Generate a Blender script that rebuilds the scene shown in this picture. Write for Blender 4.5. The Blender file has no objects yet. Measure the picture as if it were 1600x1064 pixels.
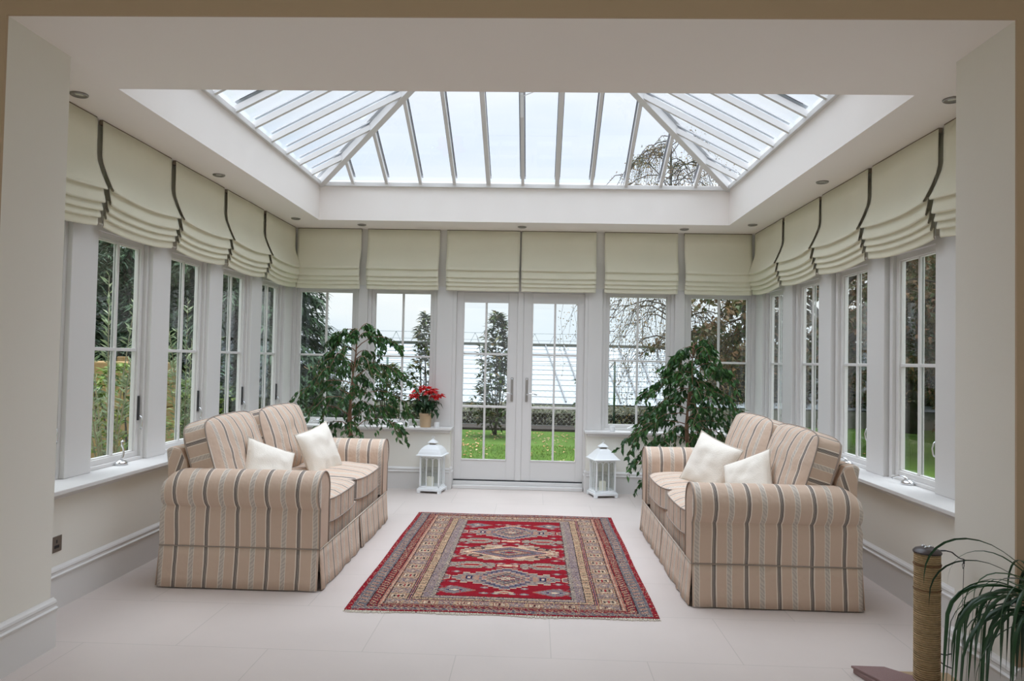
import bpy, bmesh, math, random
import numpy as np
from mathutils import Vector, Matrix, noise
random.seed(7)
SC = bpy.context.scene
COL = SC.collection
PI = math.pi

# ------------------------------------------------------------------ camera
CAM = Vector((0, 0, 1.4))
_f, _pitch, _yaw, _roll = 1118.54, .0278, .0335, .0203
_cy, _sy = math.cos(_yaw), math.sin(_yaw)
_fwd = Vector((-_sy*math.cos(_pitch), _cy*math.cos(_pitch), math.sin(_pitch)))
_r = Vector((_cy, _sy, 0)); _u = _r.cross(_fwd)
_R = _r*math.cos(_roll) + _u*math.sin(_roll)
_U = _u*math.cos(_roll) - _r*math.sin(_roll)
cd = bpy.data.cameras.new('camera'); cam = bpy.data.objects.new('camera', cd); COL.objects.link(cam)
cd.sensor_width = 36; cd.lens = 36*_f/1600; cd.clip_start = .05; cd.clip_end = 400
M = Matrix(((_R.x, _U.x, -_fwd.x, CAM.x), (_R.y, _U.y, -_fwd.y, CAM.y), (_R.z, _U.z, -_fwd.z, CAM.z), (0, 0, 0, 1)))
cam.matrix_world = M
SC.camera = cam

# ------------------------------------------------------------------ view + sky
SC.view_settings.view_transform = 'Standard'; SC.view_settings.look = 'None'
SC.view_settings.gamma = 1; SC.view_settings.use_curve_mapping = False
SC.view_settings.exposure = -0.13
SC.cycles.max_bounces = 10; SC.cycles.diffuse_bounces = 7; SC.cycles.transparent_max_bounces = 24
SC.cycles.sample_clamp_indirect = 6

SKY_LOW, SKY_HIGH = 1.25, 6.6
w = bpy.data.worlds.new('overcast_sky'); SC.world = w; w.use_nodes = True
nt = w.node_tree; nt.nodes.clear()
N = nt.nodes.new; L = nt.links.new
out = N('ShaderNodeOutputWorld'); bg = N('ShaderNodeBackground'); L(bg.outputs[0], out.inputs[0])
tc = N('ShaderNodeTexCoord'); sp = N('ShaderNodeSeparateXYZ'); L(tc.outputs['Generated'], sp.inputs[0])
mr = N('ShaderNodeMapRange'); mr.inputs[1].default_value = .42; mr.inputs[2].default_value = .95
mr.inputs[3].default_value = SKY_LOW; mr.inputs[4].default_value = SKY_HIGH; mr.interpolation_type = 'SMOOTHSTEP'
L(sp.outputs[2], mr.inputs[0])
mp = N('ShaderNodeMapping'); mp.inputs['Scale'].default_value = (1.2, 1.2, 4.5); L(tc.outputs['Generated'], mp.inputs[0])
nz = N('ShaderNodeTexNoise'); nz.inputs['Scale'].default_value = 1.7; nz.inputs['Detail'].default_value = 5; L(mp.outputs[0], nz.inputs[0])
cr = N('ShaderNodeValToRGB'); cr.color_ramp.elements[0].position = .36; cr.color_ramp.elements[1].position = .62
cr.color_ramp.elements[0].color = (.80, .88, .96, 1); cr.color_ramp.elements[1].color = (.98, .99, 1.0, 1)
L(nz.outputs[0], cr.inputs[0])
hf = N('ShaderNodeMapRange'); hf.inputs[1].default_value = .42; hf.inputs[2].default_value = .8; L(sp.outputs[2], hf.inputs[0])
wm = N('ShaderNodeMix'); wm.data_type = 'RGBA'; wm.inputs[7].default_value = (.93, .975, 1.04, 1)
L(hf.outputs[0], wm.inputs[0]); L(cr.outputs[0], wm.inputs[6])
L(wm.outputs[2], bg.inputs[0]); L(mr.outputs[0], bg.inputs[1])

# ------------------------------------------------------------------ materials
def new_mat(name):
    m = bpy.data.materials.new(name); m.use_nodes = True
    nt = m.node_tree; b = nt.nodes['Principled BSDF']
    return m, nt, b
def mat(name, col, rough=.6, var=0., vscale=8., bump=0., bscale=60., metal=0., spec=.5, trans=0., island=0.):
    m, nt, b = new_mat(name)
    b.inputs['Base Color'].default_value = (*col, 1); b.inputs['Roughness'].default_value = rough
    b.inputs['Metallic'].default_value = metal; b.inputs['Specular IOR Level'].default_value = spec
    t = nt.nodes.new('ShaderNodeTexCoord')
    src = None
    if var or island:
        n = nt.nodes.new('ShaderNodeTexNoise'); n.inputs['Scale'].default_value = vscale; n.inputs['Detail'].default_value = 4
        nt.links.new(t.outputs['Object'], n.inputs[0])
        fac = n.outputs[0]
        if island:
            g = nt.nodes.new('ShaderNodeNewGeometry')
            fac = g.outputs['Random Per Island']
        r = nt.nodes.new('ShaderNodeMapRange'); a = island or var
        r.inputs[3].default_value = 1-a; r.inputs[4].default_value = 1+a
        nt.links.new(fac, r.inputs[0])
        mx = nt.nodes.new('ShaderNodeVectorMath'); mx.operation = 'SCALE'; mx.inputs[0].default_value = col
        nt.links.new(r.outputs[0], mx.inputs['Scale']); nt.links.new(mx.outputs[0], b.inputs['Base Color'])
    if bump:
        n = nt.nodes.new('ShaderNodeTexNoise'); n.inputs['Scale'].default_value = bscale; n.inputs['Detail'].default_value = 3
        nt.links.new(t.outputs['Object'], n.inputs[0])
        bp = nt.nodes.new('ShaderNodeBump'); bp.inputs['Strength'].default_value = bump; bp.inputs['Distance'].default_value = .01
        nt.links.new(n.outputs[0], bp.inputs['Height']); nt.links.new(bp.outputs[0], b.inputs['Normal'])
    if trans:
        tr = nt.nodes.new('ShaderNodeBsdfTranslucent'); tr.inputs[0].default_value = (col[0]*1.6, col[1]*1.6, col[2]*.9, 1)
        ms = nt.nodes.new('ShaderNodeMixShader'); ms.inputs[0].default_value = trans
        nt.links.new(b.outputs[0], ms.inputs[1]); nt.links.new(tr.outputs[0], ms.inputs[2])
        nt.links.new(ms.outputs[0], nt.nodes['Material Output'].inputs[0])
    return m
def ramp_leaf(name, cols, rough=.45, trans=.25):
    """leaf material: every leaf gets its own colour from a short list"""
    m, nt, b = new_mat(name)
    g = nt.nodes.new('ShaderNodeNewGeometry'); r = nt.nodes.new('ShaderNodeValToRGB')
    els = r.color_ramp.elements
    while len(els) < len(cols): els.new(.5)
    for i, c in enumerate(cols):
        els[i].position = i/(len(cols)-1); els[i].color = (*c, 1)
    nt.links.new(g.outputs['Random Per Island'], r.inputs[0]); nt.links.new(r.outputs[0], b.inputs['Base Color'])
    b.inputs['Roughness'].default_value = rough
    tr = nt.nodes.new('ShaderNodeBsdfTranslucent'); nt.links.new(r.outputs[0], tr.inputs[0])
    ms = nt.nodes.new('ShaderNodeMixShader'); ms.inputs[0].default_value = trans
    nt.links.new(b.outputs[0], ms.inputs[1]); nt.links.new(tr.outputs[0], ms.inputs[2])
    nt.links.new(ms.outputs[0], nt.nodes['Material Output'].inputs[0])
    return m
def glass_mat(name, tint, ior=1.45, rough=0.0, haze=0.):
    m, nt, b = new_mat(name); nt.nodes.remove(b)
    o = nt.nodes['Material Output']
    tr = nt.nodes.new('ShaderNodeBsdfTransparent'); tr.inputs[0].default_value = (*tint, 1)
    gl = nt.nodes.new('ShaderNodeBsdfGlossy'); gl.inputs['Roughness'].default_value = rough
    lw = nt.nodes.new('ShaderNodeLayerWeight'); lw.inputs['Blend'].default_value = .5
    pw = nt.nodes.new('ShaderNodeMath'); pw.operation = 'POWER'; pw.inputs[1].default_value = 5; nt.links.new(lw.outputs['Facing'], pw.inputs[0])
    fr = nt.nodes.new('ShaderNodeMath'); fr.operation = 'MULTIPLY_ADD'; fr.inputs[1].default_value = .85; fr.inputs[2].default_value = .035; nt.links.new(pw.outputs[0], fr.inputs[0])
    ms = nt.nodes.new('ShaderNodeMixShader')
    nt.links.new(fr.outputs[0], ms.inputs[0]); nt.links.new(tr.outputs[0], ms.inputs[1]); nt.links.new(gl.outputs[0], ms.inputs[2])
    nt.links.new(ms.outputs[0], o.inputs[0])
    return m

WHITE = mat('white_paint', (.69, .675, .66), .45)
PLASTER = mat('cream_plaster', (.78, .755, .69), .8, bump=.05, bscale=180)
CEIL = mat('ceiling_paint', (.86, .81, .77), .85, bump=.04, bscale=150)
TAUPE = mat('taupe_wall_paint', (.47, .35, .235), .85)
BLIND = mat('cream_blind_linen', (.78, .755, .61), .9, var=.04, vscale=3, bump=.25, bscale=260)
LINER = mat('brown_blind_liner', (.23, .18, .13), .9)
GLASS = glass_mat('window_glass', (.95, .97, .965))
ROOFGLASS = glass_mat('roof_glass', (.93, .955, .985))
LANTGLASS = glass_mat('lantern_glass', (.975, .985, .98))
BLACK = mat('black_rubber', (.02, .022, .025), .5)
CHROME = mat('chrome', (.75, .76, .78), .18, metal=1)
STEEL = mat('brushed_steel', (.36, .34, .32), .38, metal=1)
DARKMETAL = mat('dark_metal', (.05, .05, .055), .35, metal=.6)
LWHITE = mat('white_lantern_metal', (.84, .86, .87), .4)
WAX = mat('candle_wax', (.86, .82, .72), .5)
POT = mat('tan_ceramic', (.55, .40, .25), .55, var=.1)
DARKPOT = mat('dark_pot', (.09, .08, .07), .5)
SOIL = mat('soil', (.03, .021, .016), .95, var=.4, vscale=30, bump=.6, bscale=60)
BARK = mat('ficus_bark', (.20, .11, .065), .8, var=.3, vscale=20, bump=.5, bscale=90)
PILLOWCLOTH = mat('cream_pillow', (.83, .775, .69), .85, bump=.2, bscale=120)
FICUS = ramp_leaf('ficus_leaf', [(.018, .055, .016), (.03, .095, .024), (.055, .15, .03), (.02, .07, .025)], .32, .2)

def floor_mat():
    m, nt, b = new_mat('cream_stone_tile')
    t = nt.nodes.new('ShaderNodeTexCoord'); mp = nt.nodes.new('ShaderNodeMapping')
    mp.inputs['Location'].default_value = (.35, .18, 0)
    nt.links.new(t.outputs['Object'], mp.inputs[0])
    br = nt.nodes.new('ShaderNodeTexBrick'); br.offset = .5; br.inputs['Scale'].default_value = 1
    br.inputs['Brick Width'].default_value = .9; br.inputs['Row Height'].default_value = .6
    br.inputs['Mortar Size'].default_value = .0022; br.inputs['Mortar Smooth'].default_value = .2
    br.inputs['Color1'].default_value = (.64, .565, .525, 1); br.inputs['Color2'].default_value = (.625, .552, .512, 1)
    br.inputs['Mortar'].default_value = (.50, .45, .41, 1)
    nt.links.new(mp.outputs[0], br.inputs[0])
    n = nt.nodes.new('ShaderNodeTexNoise'); n.inputs['Scale'].default_value = 2.3; n.inputs['Detail'].default_value = 6
    nt.links.new(t.outputs['Object'], n.inputs[0])
    mx = nt.nodes.new('ShaderNodeMix'); mx.data_type = 'RGBA'; mx.blend_type = 'MULTIPLY'; mx.inputs[0].default_value = .12
    nt.links.new(br.outputs[0], mx.inputs[6]); nt.links.new(n.outputs[0], mx.inputs[7])
    nt.links.new(mx.outputs[2], b.inputs['Base Color']); b.inputs['Roughness'].default_value = .42
    b.inputs['Specular IOR Level'].default_value = .35
    return m
FLOOR = floor_mat()

def stripe_mat():
    m, nt, b = new_mat('striped_upholstery')
    uv = nt.nodes.new('ShaderNodeUVMap'); uv.uv_map = 'stripe'
    sp = nt.nodes.new('ShaderNodeSeparateXYZ'); nt.links.new(uv.outputs[0], sp.inputs[0])
    wob = nt.nodes.new('ShaderNodeTexNoise'); wob.inputs['Scale'].default_value = 5
    nt.links.new(uv.outputs[0], wob.inputs[0])
    ma0 = nt.nodes.new('ShaderNodeMath'); ma0.operation = 'MULTIPLY_ADD'; ma0.inputs[1].default_value = .012
    nt.links.new(wob.outputs[0], ma0.inputs[0]); nt.links.new(sp.outputs[0], ma0.inputs[2])
    dv = nt.nodes.new('ShaderNodeMath'); dv.operation = 'DIVIDE'; dv.inputs[1].default_value = .186
    nt.links.new(ma0.outputs[0], dv.inputs[0])
    fr = nt.nodes.new('ShaderNodeMath'); fr.operation = 'FRACT'; nt.links.new(dv.outputs[0], fr.inputs[0])
    r = nt.nodes.new('ShaderNodeValToRGB'); r.color_ramp.interpolation = 'CONSTANT'
    base = (.60, .455, .355); cream = (.80, .74, .65); dark = (.13, .115, .11); mid = (.42, .36, .31); pale = (.60, .53, .46)
    stops = [(0, base), (.17, cream), (.19, base), (.205, dark), (.222, mid), (.235, dark), (.252, mid), (.265, dark), (.282, mid),
             (.292, dark), (.308, base), (.32, cream), (.34, base), (.645, cream), (.66, pale), (.80, cream), (.815, base)]
    e = r.color_ramp.elements
    while len(e) < len(stops): e.new(.99)
    for i, (p, c) in enumerate(stops): e[i].position = p; e[i].color = (*c, 1)
    nt.links.new(fr.outputs[0], r.inputs[0])
    # the pale stripe carries a small woven zigzag
    wv = nt.nodes.new('ShaderNodeTexWave'); wv.bands_direction = 'DIAGONAL'; wv.inputs['Scale'].default_value = 26
    wv.inputs['Distortion'].default_value = 5; wv.inputs['Detail'].default_value = 1; nt.links.new(uv.outputs[0], wv.inputs[0])
    g1 = nt.nodes.new('ShaderNodeMath'); g1.operation = 'GREATER_THAN'; g1.inputs[1].default_value = .66; nt.links.new(fr.outputs[0], g1.inputs[0])
    g2 = nt.nodes.new('ShaderNodeMath'); g2.operation = 'LESS_THAN'; g2.inputs[1].default_value = .80; nt.links.new(fr.outputs[0], g2.inputs[0])
    g3 = nt.nodes.new('ShaderNodeMath'); g3.operation = 'MULTIPLY'; nt.links.new(g1.outputs[0], g3.inputs[0]); nt.links.new(g2.outputs[0], g3.inputs[1])
    g4 = nt.nodes.new('ShaderNodeMath'); g4.operation = 'MULTIPLY'; nt.links.new(g3.outputs[0], g4.inputs[0]); nt.links.new(wv.outputs[1], g4.inputs[1])
    mx = nt.nodes.new('ShaderNodeMix'); mx.data_type = 'RGBA'; nt.links.new(g4.outputs[0], mx.inputs[0])
    nt.links.new(r.outputs[0], mx.inputs[6]); mx.inputs[7].default_value = (.48, .42, .365, 1)
    nt.links.new(mx.outputs[2], b.inputs['Base Color']); b.inputs['Roughness'].default_value = .9
    b.inputs['Specular IOR Level'].default_value = .2
    t = nt.nodes.new('ShaderNodeTexCoord')
    n = nt.nodes.new('ShaderNodeTexNoise'); n.inputs['Scale'].default_value = 7; n.inputs['Detail'].default_value = 3
    nt.links.new(t.outputs['Object'], n.inputs[0])
    bp = nt.nodes.new('ShaderNodeBump'); bp.inputs['Strength'].default_value = .55; bp.inputs['Distance'].default_value = .03
    nt.links.new(n.outputs[0], bp.inputs['Height']); nt.links.new(bp.outputs[0], b.inputs['Normal'])
    return m
STRIPE = stripe_mat()
PIPING = mat('upholstery_piping', (.33, .27, .23), .9)
PALEPIPING = mat('pale_piping', (.60, .52, .44), .9)

# ------------------------------------------------------------------ mesh helpers
class MB:
    def __init__(s): s.v = []; s.f = []; s.m = []; s.uv = None
    def add(s, vs, fs, mi=0):
        o = len(s.v); s.v += [tuple(v) for v in vs]; s.f += [tuple(i+o for i in f) for f in fs]; s.m += [mi]*len(fs); return s
    def box(s, x0, x1, y0, y1, z0, z1, mi=0):
        if x0 > x1: x0, x1 = x1, x0
        if y0 > y1: y0, y1 = y1, y0
        if z0 > z1: z0, z1 = z1, z0
        vs = [(x, y, z) for z in (z0, z1) for y in (y0, y1) for x in (x0, x1)]
        return s.add(vs, [(0, 2, 3, 1), (4, 5, 7, 6), (0, 1, 5, 4), (2, 6, 7, 3), (0, 4, 6, 2), (1, 3, 7, 5)], mi)
    def beam(s, a, b, side, up, w, h, mi=0):
        """box from a to b, w wide along side and h deep along up (centred on the line)"""
        a, b, side, up = Vector(a), Vector(b), Vector(side).normalized(), Vector(up).normalized()
        vs = [p + side*(w/2*i) + up*(h/2*j) for p in (a, b) for i, j in ((-1, -1), (1, -1), (1, 1), (-1, 1))]
        return s.add(vs, [(0, 1, 2, 3), (7, 6, 5, 4), (0, 4, 5, 1), (1, 5, 6, 2), (2, 6, 7, 3), (3, 7, 4, 0)], mi)
    def tube(s, pts, r, n=8, mi=0, caps=True):
        pts = [Vector(p) for p in pts]; rs = r if isinstance(r, (list, tuple)) else [r]*len(pts)
        o = len(s.v); ref = None
        for i, p in enumerate(pts):
            d = (pts[min(i+1, len(pts)-1)] - pts[max(i-1, 0)]).normalized()
            if ref is None: ref = d.orthogonal().normalized()
            ref = (ref - d*ref.dot(d)); ref = ref.normalized() if ref.length > 1e-6 else d.orthogonal().normalized()
            b = d.cross(ref)
            for k in range(n):
                a = 2*PI*k/n; s.v.append(tuple(p + (ref*math.cos(a)+b*math.sin(a))*rs[i]))
        for i in range(len(pts)-1):
            for k in range(n):
                k2 = (k+1) % n; s.f.append((o+i*n+k, o+i*n+k2, o+(i+1)*n+k2, o+(i+1)*n+k)); s.m.append(mi)
        if caps:
            s.f.append(tuple(o+k for k in reversed(range(n)))); s.m.append(mi)
            s.f.append(tuple(o+(len(pts)-1)*n+k for k in range(n))); s.m.append(mi)
        return s
    def lathe(s, prof, n=24, c=(0, 0, 0), mi=0):
        o = len(s.v)
        for r, z in prof:
            for k in range(n):
                a = 2*PI*k/n; s.v.append((c[0]+r*math.cos(a), c[1]+r*math.sin(a), c[2]+z))
        for i in range(len(prof)-1):
            for k in range(n):
                k2 = (k+1) % n; s.f.append((o+i*n+k, o+i*n+k2, o+(i+1)*n+k2, o+(i+1)*n+k)); s.m.append(mi)
        s.f.append(tuple(o+k for k in reversed(range(n)))); s.m.append(mi)
        s.f.append(tuple(o+(len(prof)-1)*n+k for k in range(n))); s.m.append(mi)
        return s
    def prism(s, poly, axis, a0, a1, mi=0):
        """extrude a polygon along an axis; poly in the two other axes in cyclic order (x: y,z ; y: x,z ; z: x,y)"""
        def P(p, a):
            return (a, p[0], p[1]) if axis == 'x' else (p[0], a, p[1]) if axis == 'y' else (p[0], p[1], a)
        n = len(poly); vs = [P(p, a0) for p in poly]+[P(p, a1) for p in poly]
        return s.add(vs, [tuple(range(n))[::-1], tuple(range(n, 2*n))]+[(i, (i+1) % n, n+(i+1) % n, n+i) for i in range(n)], mi)
    def xf(s, mtx, start=0):
        for i in range(start, len(s.v)): s.v[i] = tuple(mtx @ Vector(s.v[i]))
        return s
    def build(s, name, mats, parent=None, smooth=False, bevel=0., uvf=None, loc=None):
        me = bpy.data.meshes.new(name); me.from_pydata(s.v, [], s.f)
        if not isinstance(mats, (list, tuple)): mats = [mats]
        for m in mats: me.materials.append(m)
        if len(mats) > 1: me.polygons.foreach_set('material_index', s.m)
        bm = bmesh.new(); bm.from_mesh(me); bmesh.ops.recalc_face_normals(bm, faces=bm.faces[:]); bm.to_mesh(me); bm.free()
        if uvf:
            uvl = me.uv_layers.new(name='stripe')
            for p in me.polygons:
                nn = p.normal
                for li in p.loop_indices:
                    co = me.vertices[me.loops[li].vertex_index].co
                    uvl.data[li].uv = uvf(co, nn)
        if smooth:
            me.polygons.foreach_set('use_smooth', [True]*len(me.polygons))
            if smooth is not True: me.set_sharp_from_angle(angle=smooth)
        me.update()
        o = bpy.data.objects.new(name, me); COL.objects.link(o)
        if parent: o.parent = parent
        if loc: o.location = loc
        if bevel:
            b = o.modifiers.new('bevel', 'BEVEL'); b.width = bevel; b.segments = 2; b.limit_method = 'ANGLE'
            b.harden_normals = False
        return o
def tag(o, label=None, cat=None, group=None, kind=None):
    if label: o['label'] = label
    if cat: o['category'] = cat
    if group: o['group'] = group
    if kind: o['kind'] = kind
    return o
def empty(name, loc=(0, 0, 0), rz=0):
    o = bpy.data.objects.new(name, None); COL.objects.link(o); o.location = loc; o.rotation_euler.z = rz; o.empty_display_size = .1
    return o
def copy_tree(o, parent=None):
    c = o.copy(); COL.objects.link(c)
    if parent: c.parent = parent
    for ch in [x for x in bpy.data.objects if x.parent == o]: copy_tree(ch, c)
    return c
def struct(o, label, cat): return tag(o, label, cat, kind='structure')

# ------------------------------------------------------------------ dimensions
XL, XR = -2.586, 2.257            # plaster faces of the side dwarf walls
D = 7.72                          # plaster face of the back dwarf wall
ZC = 2.82                         # ceiling
ZS = .66                          # sill top
PLX, PRX, YN, YF = -2.268, 1.918, 2.92, 3.34   # opening between the rooms
PX_L, PX_R, PY_B = -2.715, 2.385, 7.845   # faces of the posts between windows
GX_L, GX_R, GY_B = -2.80, 2.47, 7.93      # glass
OX_L, OX_R, OY_B = -2.822, 2.492, 7.952      # outside faces
LX0, LX1, LY0, LY1, ZU = -2.277, 1.944, 3.75, 7.33, 3.17   # roof opening
FZ = -.2

# ------------------------------------------------------------------ floor, walls, ceiling
m = MB().box(-3.6, 3.3, -2.2, 8.06, -.2, 0)
struct(m.build('floor', FLOOR), 'pale cream stone tiled floor of the garden room', 'floor')

m = MB()
m.box(OX_L, XL, YF, OY_B, FZ, ZS-.025); m.box(OX_L, PX_L, YF, OY_B, 2.2, ZC)
struct(m.build('wall_left', PLASTER), 'low cream wall under the left windows and header over them', 'wall')
m = MB()
m.box(XR, OX_R, YF, OY_B, FZ, ZS-.025); m.box(PX_R, OX_R, YF, OY_B, 2.2, ZC)
struct(m.build('wall_right', PLASTER), 'low cream wall under the right windows and header over them', 'wall')
DX0, DX1 = -.905, .562
m = MB()
m.box(XL, DX0, D, OY_B, FZ, ZS-.025); m.box(DX1, XR, D, OY_B, FZ, ZS-.025); m.box(PX_L, PX_R, PY_B, OY_B, 2.2, ZC)
struct(m.build('wall_back', PLASTER), 'low cream wall either side of the french doors', 'wall')

# near wall with the wide opening (taupe towards the camera, cream in the reveal)
for nm, bx, fx, lb in (('wall_front_left', (OX_L-.5, PLX, 0, ZC), (-3.6, PLX, 0, 3.0), 'left pier of the wide opening, cream reveal'), ('wall_front_right', (PRX, OX_R+.5, 0, ZC), (PRX, 3.3, 0, 3.0), 'right pier of the wide opening, cream reveal')):
    m = MB(); m.box(bx[0], bx[1], YN+.012, YF, bx[2], bx[3], 0); m.box(fx[0], fx[1], YN, YN+.012, fx[2], fx[3], 1)
    struct(m.build(nm, [PLASTER, TAUPE]), lb, 'wall')
struct(MB().box(PLX, PRX, YN, YN+.012, ZC, 3.0).build('wall_front_top', TAUPE), 'taupe wall strip above the wide opening', 'wall')
m = MB()
m.box(-3.7, -3.6, -2.3, YN, 0, 3.0); m.box(3.3, 3.4, -2.3, YN, 0, 3.0); m.box(-3.7, 3.4, -2.3, -2.2, 0, .3); m.box(-3.7, 3.4, -2.3, -2.2, 2.7, 3.0); m.box(-3.7, -3.0, -2.3, -2.2, .3, 2.7); m.box(2.7, 3.4, -2.3, -2.2, .3, 2.7)  # unseen cream walls; wide rear opening added to let daylight onto the near side
struct(m.build('wall_near_room', PLASTER), 'cream walls of the room the picture is taken from, with an added rear opening', 'wall')
m = MB().box(-3.7, 3.4, -2.3, YN+.012, 3.0, 3.1)
struct(m.build('ceiling_near_room', CEIL), 'ceiling of the room the picture is taken from', 'ceiling')

m = MB()
m.box(OX_L-.1, OX_R+.1, YN+.012, LY0, ZC, ZU); m.box(OX_L-.1, OX_R+.1, LY1, OY_B+.1, ZC, ZU)
m.box(OX_L-.1, LX0, LY0, LY1, ZC, ZU); m.box(LX1, OX_R+.1, LY0, LY1, ZC, ZU)
struct(m.build('ceiling', CEIL), 'flat white ceiling ring and upstand around the glass roof', 'ceiling')

# skirting boards with a moulded top
def skirt_profile(t=.02, h=.232):
    return [(0, 0), (t, 0), (t, h-.062), (t+.006, h-.055), (t+.008, h-.046), (t-.002, h-.040), (t-.004, h-.03), (t+.001, h-.022), (t-.003, h-.012), (.006, h-.004), (.004, h), (0, h)]
def skirting(name, runs, label):
    m = MB()
    for ax, base, sgn, a0, a1 in runs:
        poly = [(base+sgn*p[0], p[1]) for p in skirt_profile()]
        m.prism(poly, ax, a0, a1)
    return struct(m.build(name, WHITE, smooth=math.radians(30)), label, 'skirting board')
# axis 'y' prism: poly (x,z) ; axis 'x': poly (y,z)
skirting('baseboard_left', [('y', XL, 1, YF, D)], 'tall white moulded skirting board along the left dwarf wall')
skirting('baseboard_right', [('y', XR, -1, YF, D)], 'tall white moulded skirting board along the right dwarf wall')
skirting('baseboard_back', [('x', D, -1, XL, DX0-.001), ('x', D, -1, DX1+.001, XR), ('y', DX0, 1, D-.021, 7.84), ('y', DX1, -1, D-.021, 7.84)], 'tall white moulded skirting beside the french doors')
skirting('baseboard_opening', [('y', PLX, 1, YN-.02, YF+.02), ('y', PRX, -1, YN-.02, YF+.02), ('x', YF, 1, XL, PLX), ('x', YF, 1, PRX, XR), ('x', YN, -1, -3.6, PLX), ('x', YN, -1, PRX, 3.3)], 'white moulded skirting around the opening piers')

# sills
tn = [0]
def trim(m, label, mt=None, bevel=.004, cat='trim'):
    tn[0] += 1
    return struct(m.build('trim_%d' % tn[0], mt or WHITE, bevel=bevel), label, cat)
trim(MB().box(GX_L-.02, XL+.08, YF, GY_B, ZS-.025, ZS).box(XL, XL+.035, YF, D, ZS-.055, ZS-.025), 'long white sill under the left windows', cat='window sill')
trim(MB().box(XR-.08, GX_R+.02, YF, GY_B, ZS-.025, ZS).box(XR-.035, XR, YF, D, ZS-.055, ZS-.025), 'long white sill under the right windows', cat='window sill')
trim(MB().box(XL+.08, DX0+.02, D-.055, GY_B, ZS-.025, ZS).box(XL+.04, DX0, D-.03, D, ZS-.05, ZS-.025), 'white sill left of the french doors', cat='window sill')
trim(MB().box(DX1-.02, XR-.08, D-.055, GY_B, ZS-.025, ZS).box(DX1, XR-.04, D-.03, D, ZS-.05, ZS-.025), 'white sill right of the french doors', cat='window sill')

# posts between the windows
B = [3.34+.885*i for i in range(6)]      # post centres along the side walls, last one lies in the corner
PH = .135
for i, b in enumerate(B):
    for side, (p, o) in enumerate(((PX_L, OX_L), (PX_R, OX_R))):
        y0, y1 = (YF, b+PH) if i == 0 else ((b-.15, b+.10) if side == 0 else (b-.12, b+PH))
        if i == 5: continue
        trim(MB().box(p, o, y0, y1, ZS, 2.2), 'white post between windows on the %s side, number %d from the opening' % (('left', 'right')[side], i+1), cat='window post')
trim(MB().box(PX_L, OX_L, B[5]-PH, OY_B, ZS, 2.2), 'white corner post at the back left', cat='window post')
trim(MB().box(PX_R, OX_R, B[5]-PH, OY_B, ZS, 2.2), 'white corner post at the back right', cat='window post')
BW = [(-2.715, -1.972), (-1.87, -1.095), (.725, 1.508), (1.617, 2.385)]
trim(MB().box(-1.972, -1.87, PY_B, OY_B, ZS, 2.2), 'white post between the two back windows left of the doors', cat='window post')
trim(MB().box(-1.095, -.918, PY_B, OY_B, ZS, 2.2), 'white post immediately left of the door frame', cat='window post')
trim(MB().box(.566, .725, PY_B, OY_B, ZS, 2.2), 'white post immediately right of the door frame', cat='window post')
trim(MB().box(1.508, 1.617, PY_B, OY_B, ZS, 2.2), 'white post between the two back windows right of the doors', cat='window post')

# ------------------------------------------------------------------ windows (built along local X, room side towards -Y, then placed)
ZW0, ZW1, ZB = ZS, 2.2, 1.42
def make_window(w, winder=True, latch=True, fw=.038, cw=.037):
    r = empty('window_1')
    a = w/2; m = MB()
    def ring(m, x0, x1, z0, z1, t, y0, y1, tb=None):
        tb = tb or t
        m.box(x0, x0+t, y0, y1, z0, z1); m.box(x1-t, x1, y0, y1, z0, z1)
        m.box(x0+t, x1-t, y0, y1, z1-t, z1); m.box(x0+t, x1-t, y0, y1, z0, z0+tb)
    z0, z1 = ZW0, ZW1
    ring(m, -a, a, z0, z1, fw, -.055, .021, .022)
    m.build('window_frame', WHITE, r, bevel=.003)
    m = MB(); ring(m, -a+fw, a-fw, z0+.022, z1-fw, cw, -.030, .016, .034)
    ring(m, -a+fw+cw, a-fw-cw, z0+.056, z1-fw-cw, .008, -.016, .012)
    m.build('casement', WHITE, r, bevel=.002)
    px, pz0, pz1 = a-fw-cw, z0+.056, z1-fw-cw
    MB().box(-px, px, -.004, .004, pz0, pz1).build('pane', GLASS, r)
    m = MB(); m.box(-.011, .011, -.02, -.005, pz0, pz1); m.box(-px, px, -.019, -.0052, ZB-.011, ZB+.011)
    m.box(-.011, .011, .005, .012, pz0, pz1); m.box(-px, px, .0052, .012, ZB-.011, ZB+.011)
    m.build('glazing_bar', WHITE, r, bevel=.003)
    MB().box(-px, px, .0045, .012, pz0, pz0+.006).box(-px, -px+.006, .0045, .012, pz0, pz1).box(px-.006, px, .0045, .012, pz0, pz1).build('gasket', BLACK, r)
    if latch:
        m = MB(); x = a-fw-cw/2
        m.box(x-.007, x+.007, -.042, -.03, .93, 1.10)
        h = m.build('latch', DARKMETAL, r, bevel=.002)
        MB().tube([(x, -.044, .97), (x, -.06, .95), (x-.003, -.068, .92), (x, -.064, .885), (x+.004, -.055, .87)], [.004, .005, .005, .005, .006], 8).build('latch_lever', CHROME, h, smooth=True)
    if winder:
        m = MB()
        m.lathe([(.001, 0), (.036, 0), (.038, .008), (.033, .02), (.018, .03), (.001, .032)], 16, (0, -.085, ZS+.001))
        for i, v in enumerate(m.v): m.v[i] = (v[0]*1.35, v[1], v[2])
        m.build('winder_base', CHROME, r, smooth=True)
        return r
    return r
def place_window(n, r, loc, rz, label):
    r.name = 'window_%d' % n; r.location = loc; r.rotation_euler.z = rz
    struct(r, label, 'window'); return r
WS = .885-2*PH
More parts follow.
